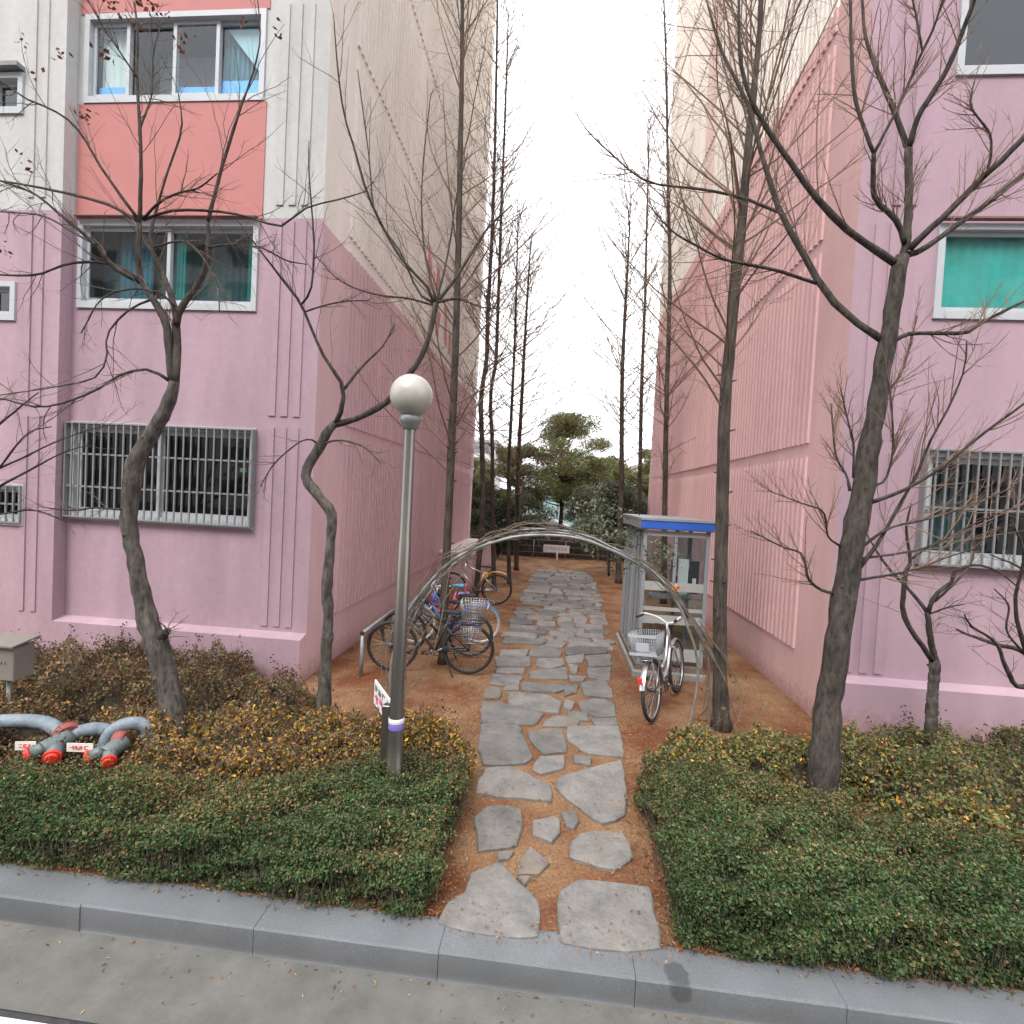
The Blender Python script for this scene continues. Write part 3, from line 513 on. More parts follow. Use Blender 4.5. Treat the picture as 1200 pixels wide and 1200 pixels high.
# planter-like low wall at the far end of the gable
lw = tag(empty('basement_stair_wall', (-2.5, 14.8, GZ)), 'low pink block with pale cap against the far gable end', 'low wall')
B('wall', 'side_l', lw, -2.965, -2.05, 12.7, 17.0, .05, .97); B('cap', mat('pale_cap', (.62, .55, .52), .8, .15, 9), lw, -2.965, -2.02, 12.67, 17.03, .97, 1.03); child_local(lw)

# right building ----------------------------------------------------------
RB = tag(empty('apartment_building', (3.07, 5.95, 0)), 'lilac pink apartment block with teal curtained window and cream upper gable', 'building', 'apartment blocks beside the path')
FY, JY = 5.95, 5.80; XW = 3.07; YE = 17.9
WR = [(3.96, 6.36, 2.05, 3.20), (3.93, 6.3, 4.70, 5.62), (3.98, 6.3, 7.25, 8.3), (3.98, 6.3, 9.75, 10.8)]
mb = MB(); holes_wall(mb, XW, 16, .66, TOP, FY, WR); mb.build('front_wall', 'front_r', RB)
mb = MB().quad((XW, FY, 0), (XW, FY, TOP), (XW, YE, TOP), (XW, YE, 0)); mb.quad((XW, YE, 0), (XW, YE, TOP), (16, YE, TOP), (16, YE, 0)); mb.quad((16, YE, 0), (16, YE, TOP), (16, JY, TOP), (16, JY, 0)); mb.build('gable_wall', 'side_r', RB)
MB().quad((XW, FY, TOP), (16, FY, TOP), (16, YE, TOP), (XW, YE, TOP)).build('roof', 'tileroof', RB)
mb = MB(); mb.quad((XW, JY, 0), (16, JY, 0), (16, JY, .675), (XW, JY, .675)); mb.quad((XW, JY, .675), (16, JY, .675), (16, FY+.001, .72), (XW, FY+.001, .72)); mb.build('plinth', 'front_r', RB)
MB().quad((XW, JY, 0), (XW, JY, .675), (XW, FY, .72), (XW, FY, 0)).build('plinth_end', 'side_r', RB)
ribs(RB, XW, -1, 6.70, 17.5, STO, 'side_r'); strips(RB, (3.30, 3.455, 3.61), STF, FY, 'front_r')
w1 = window(RB, *WR[0], FY, [5.1], 'glass', .07); grille(RB, 3.90, 6.42, 2.0, 3.25, FY, 23, (.5,)); curtain('blind', 'murk', w1, 4.0, 4.75, 2.1, 3.15, FY+.4, 6, .01)
w2 = window(RB, *WR[1], FY, [5.1], 'glass_c'); curtain('curtain', 'teal', w2, 3.97, 4.98, 4.70, 5.6, FY+.098, 9, .006); curtain('curtain', 'teal', w2, 5.02, 6.25, 4.70, 5.6, FY+.098, 9, .006)
w3 = window(RB, *WR[2], FY, [5.1], 'glass_d'); window(RB, *WR[3], FY, [5.1], 'glass_d')
B('window_hood', 'gold', RB, 3.88, 6.36, FY-.09, FY-.026, 5.675, 5.695)
child_local(RB)

# ------------------------------------------------------------------ hedges and shrubs
GREEN = [(.045, .085, .030), (.062, .110, .038), (.085, .125, .048), (.048, .070, .034), (.115, .105, .050), (.17, .10, .05)]
def hedge(name, x0, x1, yb, top, n, seed, label, wts, wts_back, open_end):
    """clipped evergreen hedge: small leaves in a bumpy shell, twigs and a dark core inside; yb(x) is its rear edge"""
    y0 = 2.735; y1 = 4.2
    rng = np.random.default_rng(seed); root = tag(empty(name, ((x0+x1)/2, 3.2, GZ)), label, 'hedge', 'clipped hedges behind the kerb')
    H = lambda x, y: top+.04*vnoise(x, y, 2.2, seed)+.03*vnoise(x, y, 7, seed+1)
    At, Af = (x1-x0)*(y1-y0)*.75, (x1-x0)*(top-GZ); Ae = (y1-y0)*(top-GZ); A = At+Af*1.3+Ae
    C = []; Nn = []
    k = int(n*At/A*1.3); x = rng.uniform(x0, x1, k); y = rng.uniform(y0, y1, k); z = H(x, y); ok = y < yb(x)+.12*vnoise(x, y, 5, seed+7)+rng.normal(0, .05, k); C.append(np.c_[x, y, z][ok]); Nn.append(np.tile([0, 0, 1.], (ok.sum(), 1)))
    k = int(n*Af*1.3/A); x = rng.uniform(x0, x1, k); t = rng.uniform(0, 1, k); y = y0+.05*vnoise(x, t*2, 3, seed+2)+.03*vnoise(x, t*3, 9, seed+3); z = GZ+.02+(H(x, y)-GZ-.02)*t**.8; C.append(np.c_[x, y, z]); Nn.append(np.tile([0, -1., .25], (k, 1)))
    k = int(n*Ae/A); y = rng.uniform(y0, y1, k); t = rng.uniform(0, 1, k); xe = x1 if open_end > 0 else x0; ok = y < yb(np.full(k, xe)); y, t = y[ok], t[ok]; k = len(y); x = xe+.05*vnoise(y, t*2, 3, seed+4)+.03*vnoise(y, t*4, 9, seed+6); z = GZ+.02+(H(x, y)-GZ-.02)*t**.8; C.append(np.c_[x, y, z]); Nn.append(np.tile([float(open_end), 0, .25], (k, 1)))
    C = np.vstack(C); Nn = np.vstack(Nn); U = Nn/np.linalg.norm(Nn, axis=1, keepdims=True)
    fy = np.clip((y0+.20-C[:, 1])/.20, 0, 1); C[:, 2] -= np.where(Nn[:, 2] > .9, .08*fy**2, 0)      # rounded shoulder
    clump = vnoise(C[:, 0]+C[:, 2], C[:, 1]+C[:, 2]*1.7, 14, seed+5)+.7*vnoise(C[:, 0]-C[:, 2], C[:, 1]+C[:, 2], 31, seed+8)
    dd = rng.exponential(.024, len(C))-.015-.045*clump; up = rng.random(len(C)) < .05; dd[up] -= rng.uniform(.01, .07, up.sum())
    C -= U*dd[:, None]; C += rng.normal(0, .008, C.shape); C[:, 2] = np.maximum(C[:, 2], GZ+.01)
    keep = rng.random(len(C)) < np.clip(1.05+clump*1.3, .22, 1); C, Nn, clump = C[keep], Nn[keep], clump[keep]
    big = vnoise(C[:, 0]+.6*C[:, 2], C[:, 1]+.8*C[:, 2], 4.5, seed+31); sz = rng.uniform(.013, .028, len(C)); V, Q = leaves(rng, C, Nn, sz, .55, .42)
    f = np.clip((C[:, 1]-y0)/(yb(C[:, 0])-y0)*1.4-.45+.6*vnoise(C[:, 0], C[:, 1], 3, seed+9), 0, 1)
    ca = pick(rng, len(C), GREEN, wts, .3); cb = pick(rng, len(C), [(.15, .14, .055), (.21, .125, .06), (.14, .085, .045), (.08, .09, .04), (.27, .18, .06)], wts_back, .3); sel = rng.random(len(C)) < f*.6
    br_ = rng.random(len(C)) < np.clip(big*.9-.2, 0, .35); c = np.where((sel | br_)[:, None], cb, ca)*(1.08+.26*clump[:, None]+.30*big[:, None]); fr = rng.random(len(C)) < .08; c[fr] *= 1.6  # hollow clumps tinted darker, shade put into the leaf colours
    put('leaves', mesh_np('leaves', V, Q, False, np.repeat(c, 4, 0)), 'leaf', root)['kind'] = 'stuff'
    nt_ = 3200; b = rng.choice(len(C), nt_); base = C[b]+np.array([0, .02, -.16]); base[:, 2] = np.maximum(base[:, 2], GZ); d = C[b]-base+rng.normal(0, .03, (nt_, 3)); L = np.minimum(np.linalg.norm(d, axis=1)*rng.uniform(.7, 1.1, nt_), .2); d /= np.linalg.norm(d, axis=1, keepdims=True)
    P, Rd = grow(rng, base, d, L, np.full(nt_, .0025), 3, .15, 0); put('twigs', cat_mesh('twigs', [tubes(P, Rd, 3)]), 'twig', root)['kind'] = 'stuff'
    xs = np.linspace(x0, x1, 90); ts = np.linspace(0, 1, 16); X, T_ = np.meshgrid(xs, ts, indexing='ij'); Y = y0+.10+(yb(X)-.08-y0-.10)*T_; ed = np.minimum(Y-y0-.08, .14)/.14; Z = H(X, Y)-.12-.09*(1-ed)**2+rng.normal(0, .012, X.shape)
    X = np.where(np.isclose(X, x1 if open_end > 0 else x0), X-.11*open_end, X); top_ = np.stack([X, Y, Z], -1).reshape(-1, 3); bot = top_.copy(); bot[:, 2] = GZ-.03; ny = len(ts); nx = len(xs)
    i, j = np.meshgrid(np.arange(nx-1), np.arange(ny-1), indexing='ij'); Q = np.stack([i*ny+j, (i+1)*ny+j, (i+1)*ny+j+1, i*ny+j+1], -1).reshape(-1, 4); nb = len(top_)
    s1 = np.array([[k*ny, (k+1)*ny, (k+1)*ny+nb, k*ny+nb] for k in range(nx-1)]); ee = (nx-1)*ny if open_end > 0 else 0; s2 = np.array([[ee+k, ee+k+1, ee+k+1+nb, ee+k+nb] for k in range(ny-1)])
    put('shade_core', mesh_np('shade_core', np.vstack([top_, bot]), np.vstack([Q, s1, s2]), True), 'core', root)  # solid dark body added inside the leaves to block light
    child_local(root); return root
hedge('clipped_hedge', -5.2, -.62, lambda x: np.interp(x, [-2.0, -1.25], [3.20, 3.86]), .47, 250000, 11, 'clipped hedge with the lamp post standing in it', [3.5, 3.4, 1.8, 2.2, 1.4, .7], [2, 2, 1.6, 2, .8], 1)
hedge('clipped_hedge', .80, 4.6, lambda x: np.interp(x, [1.0, 1.8, 2.6], [4.15, 3.90, 3.50]), .49, 250000, 23, 'dark green clipped hedge in front of the big forked tree', [3.5, 4, 2.4, 2, 1.3, .5], [3, 1.8, 1.4, 3.5, .8], -1)

def shrub(name, x, y, rx, ry, h, n, seed, label, group, cols, wts, size=(.018, .040), stems=40, sprigs=0):
    rng = np.random.default_rng(seed); root = tag(empty(name, (x, y, GZ)), label, 'shrub', group)
    a = rng.uniform(0, 2*PI, n); u = rng.uniform(0, 1, n); ph = np.arccos(1-u*.98); lump = 1+.13*np.sin(3*a+seed)+.10*np.sin(5*a-ph*4+seed*2)+.08*np.sin(9*a+ph*7)
    rr_ = (1-rng.exponential(.10, n)).clip(.25, 1.08)*lump; d = np.c_[np.sin(ph)*np.cos(a)*rx, np.sin(ph)*np.sin(a)*ry, np.cos(ph)*h]; C = d*rr_[:, None]; C[:, 2] = np.maximum(C[:, 2], .03)+rng.normal(0, .012, n)
    Nn = np.c_[np.sin(ph)*np.cos(a), np.sin(ph)*np.sin(a), np.cos(ph)+.4]; keep = (np.sin(C[:, 0]*17+seed)+np.sin(C[:, 1]*19+seed*3)+np.sin(C[:, 2]*23)) > -1.45; C, Nn = C[keep], Nn[keep]
    V, Q = leaves(rng, C, Nn, rng.uniform(*size, len(C)), .5, .3); patch = np.clip(.5+.6*vnoise(C[:, 0], C[:, 1], 6, seed), 0, 1)
    wts = np.array(wts, float); c = pick(rng, len(C), cols, wts, .28)*(.8+.45*patch[:, None]); pk = rng.random(len(C)) < .06; c[pk] *= 1.7
    put('leaves', mesh_np('leaves', V, Q, False, np.repeat(c, 4, 0)), 'leaf', root)['kind'] = 'stuff'
    k = stems; a = rng.uniform(0, 2*PI, k); b = np.c_[np.cos(a)*rx*.2, np.sin(a)*ry*.2, np.zeros(k)-.02]; sp = rng.uniform(.2, 1.0, k); dd = np.c_[np.cos(a)*sp, np.sin(a)*sp, np.full(k, .9)]; dd /= np.linalg.norm(dd, axis=1, keepdims=True)
    P, Rd = grow(rng, b, dd, rng.uniform(.8, 1.1, k)*h*1.15, np.full(k, .005), 5, .12, .02); pts = [tubes(P, Rd, 4)]; b, dd, L, r = spawn(rng, P, Rd, 6, .3, 1, .7, .45); P2, R2 = grow(rng, b, dd, L, r*.7, 3, .12, .03); pts.append(tubes(P2, R2, 3))
    put('stems', cat_mesh('stems', pts), 'twig', root)['kind'] = 'stuff'
    if sprigs:                               # thin shoots with sparse dark leaves standing above the clump
        a = rng.uniform(0, 2*PI, sprigs); b = np.c_[np.cos(a)*rx*.6, np.sin(a)*ry*.6, np.full(sprigs, h*.7)]; P, Rd = grow(rng, b, np.c_[rng.normal(0, .25, (sprigs, 2)), np.ones(sprigs)], rng.uniform(.12, .30, sprigs), np.full(sprigs, .0025), 4, .12, .05)
        t = tubes(P, Rd, 3); put('shoots', cat_mesh('shoots', [t]), 'twig', root)['kind'] = 'stuff'
        C = np.repeat(P[:, 2:].reshape(-1, 3), 4, 0)+rng.normal(0, .02, (sprigs*3*4, 3)); V, Q = leaves(rng, C, rng.normal(0, 1, C.shape), rng.uniform(.02, .04, len(C)), .5, .3)
        put('shoot_leaves', mesh_np('shoot_leaves', V, Q, False, np.repeat(pick(rng, len(C), [(.06, .035, .03), (.09, .05, .035), (.05, .05, .03)], [2, 1, 1]), 4, 0)), 'leaf', root)['kind'] = 'stuff'
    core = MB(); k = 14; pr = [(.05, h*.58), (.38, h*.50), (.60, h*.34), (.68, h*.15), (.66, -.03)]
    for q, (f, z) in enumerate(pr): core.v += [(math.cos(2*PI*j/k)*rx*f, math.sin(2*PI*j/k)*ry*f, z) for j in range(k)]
    core.f = [(q*k+j, q*k+(j+1) % k, (q+1)*k+(j+1) % k, (q+1)*k+j) for q in range(4) for j in range(k)]+[tuple(range(k))]; core.sm = [True]*len(core.f); core.build('shade_core', 'core', root)  # dark dome added under the leaves, keeps light out of the bush
    return root
BROWN = [(.22, .135, .08), (.165, .098, .062), (.145, .135, .062), (.090, .100, .046), (.31, .18, .07), (.50, .29, .045), (.27, .08, .05), (.085, .07, .045)]
wL = [3, 3, 2.5, 2.6, 1.2, .25, .7, 1.5]; wLy = [2, 1.5, 2.5, 2, 2.2, 2.2, .4, .8]; wLo = [1, .8, 2.4, 2.2, 2.4, 3.2, .3, .5]; wR = [.9, .8, 4, 5, .6, .5, .2, .8]; wRy = [.8, .5, 4, 4, 1, 1.7, .1, .5]
SHR = [ (-4.55, 3.52, .50, .32, .30, wL, 'low russet azalea behind the pipe with two red caps'), (-3.75, 3.62, .42, .30, .30, wL, 'low brown azalea between and behind the two hose inlets'), (-2.75, 3.52, .48, .34, .36, wLy, 'yellow flecked azalea beside the hose inlet with the large tag'), (-2.05, 3.62, .42, .36, .36, wLy, 'olive and yellow azalea between the lamp post and the hose inlets'), (-1.62, 4.0, .36, .32, .34, wLy, 'orange flecked azalea next to the lamp post, wall side'), # x, y, rx, ry, h, weights, label
 (-5.35, 4.15, .62, .5, .45, wL, 'russet azalea bush in front of the taupe box post'), (-5.1, 5.1, .65, .55, .50, wL, 'tall russet azalea against the pink wall behind the taupe box'), (-4.55, 3.95, .5, .35, .36, wL, 'brown azalea bush close behind the two hose inlets'),
 (-4.35, 4.75, .6, .5, .46, wL, 'brown azalea with dark shoots behind the twisted tree'), (-3.55, 4.75, .55, .55, .45, wL, 'russet azalea at the foot of the twisted tree, wall side'), (-3.75, 5.38, .6, .38, .46, wL, 'azalea with dark shoots pressed against the plinth behind the twisted tree'), (-3.35, 4.0, .55, .42, .38, wLy, 'yellow flecked azalea between the twisted tree and the hose inlets'),
 (-2.85, 4.85, .5, .5, .40, wL, 'brown azalea below the corner of the block with salmon panels'), (-2.55, 4.1, .55, .42, .40, wLy, 'orange and yellow azalea in front of the crooked thin tree'), (-1.95, 4.25, .48, .42, .36, wLy, 'yellowing azalea between the crooked tree and the lamp'), (-1.25, 4.3, .42, .35, .42, wLo, 'bright orange and yellow azalea on the wall side of the lamp post'), (-.95, 4.12, .36, .36, .46, wLo, 'yellow green azalea at the path corner behind the lamp hedge'), (-4.75, 5.5, .5, .3, .46, wL, 'azalea with dark shoots at the projecting wall corner'), (-5.9, 4.9, .5, .5, .46, wL, 'russet azalea beside the small barred window')]
for k, (x, y, rx, ry, h, wt, lb) in enumerate(SHR):
    shrub('azalea_bush', x, y, rx, ry, h, 8500, 100+k, lb, 'azaleas in the bed with the hose inlets', BROWN, wt, size=(.020, .044), sprigs=14 if y > 4.6 else 3)
SHRR = [(2.95, 3.78, .5, .36, .40, wRy, 'olive and yellow azalea close beside the foot of the big forked tree'), (3.55, 3.72, .5, .38, .40, wR, 'olive azalea directly behind the dark green hedge'), (4.25, 3.75, .5, .40, .42, wR, 'brownish olive azalea behind the hedge end farthest from the path'), (1.35, 4.45, .42, .38, .42, wRy, 'yellow flecked azalea at the arch foot beside the silver bicycle'), (2.0, 4.55, .52, .42, .40, wRy, 'bright yellow azalea between the arch and the big forked tree'), (2.75, 4.75, .5, .45, .40, wRy, 'green and yellow azalea behind the big forked tree'), (3.2, 4.35, .6, .45, .42, wR, 'green azalea between the big and the small forked tree'),
 (3.6, 5.05, .55, .45, .36, wR, 'low green azalea before the small forked tree'), (4.1, 4.45, .6, .5, .44, wR, 'olive azalea in front of the small forked tree'), (4.55, 5.05, .5, .42, .42, wR, 'leafy green azalea on the wall side of the small forked tree'), (5.0, 4.4, .55, .5, .46, wR, 'olive azalea below the barred window of the lilac pink block'), (5.35, 5.1, .55, .42, .44, wR, 'green azalea against the lilac pink plinth, farthest from the path')]
for k, (x, y, rx, ry, h, wt, lb) in enumerate(SHRR):
    shrub('azalea_bush', x, y, rx, ry, h, 9000, 200+k, lb, 'azaleas in the bed with the big forked tree', BROWN[:2]+[(.17, .19, .075), (.11, .14, .055)]+BROWN[4:], wt, size=(.022, .048), sprigs=6 if y > 5 else 2)

# needle and leaf litter on the soil
def litter():
    rng = np.random.default_rng(77); n = 85000; x = rng.uniform(-3, 3.1, n); y = 2.72+(rng.random(n)**1.6)*13; e = np.minimum(np.abs(x+.75), np.abs(x-.95)); keep = (rng.random(n) < .18+.82*np.exp(-e*2.6)) | (rng.random(n) < np.exp(-np.abs(x+2.9)*5)) ; x, y = x[keep], y[keep]
    mid = (x > -.5) & (x < .6); keep = ~mid | (rng.random(len(x)) < .5); x, y = x[keep], y[keep]; C = np.c_[x, y, np.full(len(x), GZ+.004)+rng.uniform(0, .014, len(x))]
    V, Q = leaves(rng, C, np.tile([0, 0, 1.], (len(C), 1)), rng.uniform(.012, .045, len(C)), .22, .75); c = pick(rng, len(C), [(.24, .085, .03), (.32, .14, .05), (.16, .06, .03), (.38, .22, .09), (.10, .05, .03)], [4, 3, 2, 1.5, 1], .3)
    tag(put('leaf_litter', mesh_np('leaf_litter', V, Q, False, np.repeat(c, 4, 0)), 'deadleaf'), 'rusty fallen needles and leaves strewn on the soil beside the path', 'leaf litter', kind='stuff')
litter()
def specks():
    rng = np.random.default_rng(78); n = 1500; x = rng.uniform(-.8, 1.2, n); y = 2.6+rng.random(n)**1.5*13; x = x*(.55+.03*y)
    C = np.c_[x, y, np.full(n, .172)]; k = 260; C2 = np.c_[rng.uniform(-4, 3.2, k), rng.normal(2.45, .12, k).clip(2.12, 2.50), np.full(k, .004)]; k3 = 240; C3 = np.c_[rng.uniform(-4, 3.4, k3), rng.uniform(2.66, 2.75, k3), np.full(k3, GZ+.006)]; C = np.vstack([C, C2, C3])
    V, Q = leaves(rng, C, np.tile([0, 0, 1.], (len(C), 1)), rng.uniform(.008, .030, len(C)), .35, .92); c = pick(rng, len(C), [(.22, .10, .05), (.30, .17, .08), (.13, .07, .045), (.36, .26, .13)], [3, 3, 2, 1.5], .3)
    tag(put('fallen_leaves', mesh_np('fallen_leaves', V, Q, False, np.repeat(c, 4, 0)), 'deadleaf'), 'scattered dry leaf bits on the flagstones, kerb and gutter', 'fallen leaves', kind='stuff')
    n = 2600; x = np.r_[rng.normal(-.66, .14, n//2), rng.normal(.80, .14, n//2)]; y = 2.78+rng.random(n)**1.4*9; x = x*(.86+.05*y); r = rng.uniform(.003, .010, n); o = np.array([[1, 0, 0], [-1, 0, 0], [0, 1, 0], [0, -1, 0], [0, 0, .7], [0, 0, -.7]], float)
    V = np.c_[x, y, np.full(n, GZ-.006)][:, None]+(o[None]*r[:, None, None])*rng.uniform(.7, 1.2, (n, 6, 1)); f = np.array([[0, 2, 4], [2, 1, 4], [1, 3, 4], [3, 0, 4], [2, 0, 5], [1, 2, 5], [3, 1, 5], [0, 3, 5]]); Q = (f[None]+(np.arange(n)*6)[:, None, None]).reshape(-1, 3)
    tag(put('pebbles', mesh_np('pebbles', V.reshape(-1, 3), Q, False, np.repeat(pick(rng, n, [(.30, .26, .22), (.20, .18, .16), (.38, .32, .25)], [2, 2, 1], .3), 6, 0)), 'deadleaf'), 'small pebbles along both edges of the flagstone path', 'pebbles', kind='stuff')
specks()

# ------------------------------------------------------------------ trees
def limb(tr, Y0, Y1=None, n=16):
    """traced limb (px, py, width px) at depth Y0..Y1 -> points, radii"""
    Y1 = Y0 if Y1 is None else Y1; k = len(tr); P = []
    for i, q in enumerate(tr):
        Y = Y0+(Y1-Y0)*i/(k-1); p = at(q[0], q[1], Y); P.append((*p, .5*q[2]*Y/F*.98))
    S = spl(P, n); return S[:, :3], np.maximum(S[:, 3], .0015)
def knobbly(rng, P, Rd, a=.03): return P+rng.normal(0, 1, P.shape)*Rd[:, None]*a, Rd*(1+rng.normal(0, .05, len(Rd)))
def tree(name, label, cat, trunk, limbs, seed, bark, twigm, group=None, twig_levels=((9, .55, .38), (5, .6, .42)), twig_r=.0035, up=.05, wander=.10, roots=True, len_cap=1.1, dens=1.):
    rng = np.random.default_rng(seed); P0, R0 = trunk; base = P0[0].copy(); base[2] = GZ-.05
    if P0[0][2] > GZ: P0 = np.vstack([base, P0]); R0 = np.r_[R0[0]*1.25, R0]
    root = tag(empty(name, (base[0], base[1], GZ)), label, cat, group)
    P, Rr = spl(np.c_[P0, R0], 44)[:, :3], spl(np.c_[P0, R0], 44)[:, 3]; P, Rr = knobbly(rng, P, Rr); mb = MB().tube(P, Rr, 12)
    # a little flare and bark unevenness
    V = np.array(mb.v); V += rng.normal(0, .045, V.shape)*np.repeat(Rr, 12)[:, None]; mb.v = [tuple(v) for v in V]; mb.build('trunk', bark, root)
    for t in rng.uniform(.15, .95, 7):
        i = int(t*43); a = rng.uniform(0, 6.28); q = np.array([math.cos(a), math.sin(a), .2]); MB().tube(spl([P[i], P[i]+q*Rr[i]*.9, P[i]+q*Rr[i]*rng.uniform(1.02, 1.18)], 5), np.array([.8, .7, .55, .42, .2])*Rr[i]*rng.uniform(.5, .9), 7).build('knot', bark, root)
    LP = []; LR = []
    for Pl, Rl in limbs:
        Pk, Rk = knobbly(rng, Pl, Rl*.88, .07); MB().tube(Pk, Rk, 7).build('branch', 'bark_d', root); LP.append(spl(Pl, 16)); LR.append(np.interp(np.linspace(0, 1, 16), np.linspace(0, 1, len(Rl)), Rl))
    parts = []
    if LP:
        P, Rd = np.array(LP), np.array(LR)
        for lv, (cnt, ang, lf) in enumerate(twig_levels):
            b, d, L, r = spawn(rng, P, Rd, cnt, .18 if lv == 0 else .1, 1., ang, lf, .55, .0016); L = (np.clip(L, .22, len_cap) if lv == 0 else np.clip(L, .10, .5*len_cap)); r = np.clip(r, .0019 if lv == 0 else .0013, twig_r*(.6**lv))
            P, Rd = grow(rng, b, d, L, r, 7-lv, wander, up, .35); parts.append(tubes(P, Rd, 4 if lv == 0 else 3))
        put('twigs', cat_mesh('twigs', parts), twigm, root)['kind'] = 'stuff'
    child_local(root); return root, P

# twisted tree in the left bed
Y = 4.1
trunk = limb([(205,838,31),(196,800,28),(184,757,27),(176,735,24),(165,690,20),(157,650,18),(151,612,19),(155,565,20),(160,540,20),(180,505,18),(197,475,16),(204,447,13)], Y, Y, 30)
L = [limb([(179,750,17),(187,747,16),(194,742,12),(198,737,6)], Y, Y-.05, 8), limb([(203,450,12),(199,425,10),(194,378,11),(175,345,9),(164,325,8),(162,300,8),(163,262,7)], Y, Y-.05), limb([(163,262,6),(165,200,5),(163,133,4.5),(160,83,4),(162,40,3),(157,2,2.5)], Y-.05, Y+.1),
 limb([(205,448,11),(207,410,11),(207,372,11),(220,350,9),(240,317,8),(245,290,7),(243,260,5)], Y, Y+.15), limb([(243,262,5),(257,207,5),(272,157,4),(283,123,3),(297,83,2.5),(305,43,2),(302,0,1.5)], Y+.15, Y+.3),
 limb([(207,380,9),(203,353,8),(190,320,7),(177,287,6),(180,257,4),(197,200,3),(213,150,2.5),(209,110,1.6)], Y, Y+.4), limb([(164,330,8),(133,313,7),(110,285,6),(77,257,4),(40,227,3),(0,212,2.5),(-40,200,2)], Y, Y-.5),
 limb([(163,260,5),(127,240,4.5),(80,227,4),(30,217,3),(-30,207,2)], Y, Y+.4), limb([(163,258,5),(123,203,4),(90,150,3.5),(60,128,3),(33,117,2.4),(-10,88,2)], Y, Y-.3), limb([(167,257,4),(187,237,3.4),(210,226,3),(233,220,2.5),(255,203,1.6)], Y, Y-.3),
 limb([(168,258,4),(200,247,4),(247,247,3.6),(287,253,3),(327,265,3),(345,254,2.6),(363,242,2.3),(400,233,2),(430,224,1.3)], Y, Y+.2), limb([(200,447,5),(173,433,4.2),(140,440,3.8),(107,460,3.4),(50,477,3),(0,467,2.4),(-30,470,2)], Y, Y-.5),
 limb([(180,350,4),(160,358,3),(143,370,3),(125,393,2.6),(125,417,2.3),(112,442,2.2),(67,453,2),(0,463,1.5)], Y, Y-.3), limb([(143,597,4),(125,596,2.5),(110,595,2.5),(83,598,2),(48,594,1.4)], Y-.05, Y-.25), limb([(163,328,5),(140,313,4),(110,307,4),(77,310,3.5),(43,322,3.4),(0,322,2.6),(-30,320,2)], Y, Y-.2),
 limb([(113,287,4),(87,273,3),(50,253,2.6),(0,248,2)], Y-.2, Y+.3), limb([(180,290,3),(215,283,3),(240,305,2.6),(255,340,2.2),(257,365,1.5)], Y, Y-.3), limb([(205,360,4),(190,345,3),(160,338,2.6),(120,350,2.2),(95,390,1.6)], Y, Y-.25), limb([(243,290,4),(270,287,2.5),(305,290,2.3),(335,305,2),(360,310,1.3)], Y+.1, Y+.4), limb([(164,150,3),(178,110,2.2),(180,60,1.8),(192,20,1.4)], Y, Y+.3), limb([(160,90,3),(140,60,2.4),(120,30,2),(100,-5,1.6)], Y, Y-.2)]
t1, tp = tree('bare_tree', 'bare tree with grey twisted trunk behind the hose inlets, before a barred window', 'tree', trunk, L, 31, 'bark', 'twig', 'bare trees in the beds', ((11, .65, .36), (4, .6, .45)), .0042, .03, .11, len_cap=.75)
rng = np.random.default_rng(9)
for (px, py, n) in ((100,133,16),(123,62,12),(173,7,14),(192,22,6),(205,47,6),(220,48,4),(28,190,6),(3,293,9),(25,52,8),(70,63,7),(327,37,6),(287,20,5),(143,12,8),(44,85,4),(160,30,7),(130,5,8)):
    c = at(px, py, Y+rng.uniform(-.1, .15)); C = c+rng.normal(0, 1, (n, 3))*np.array([.035, .03, .04]); V, Q = leaves(rng, C, rng.normal(0, 1, C.shape), rng.uniform(.03, .065, n), .55, .3)
    o = put('dead_leaves', mesh_np('dead_leaves', V, Q, False, np.repeat(pick(rng, n, [(.13, .05, .03), (.22, .08, .05), (.07, .035, .03)], [2, 1.3, 1]), 4, 0)), 'deadleaf', t1); o.matrix_parent_inverse = Matrix.Translation(-Vector(t1.location)); o['kind'] = 'stuff'
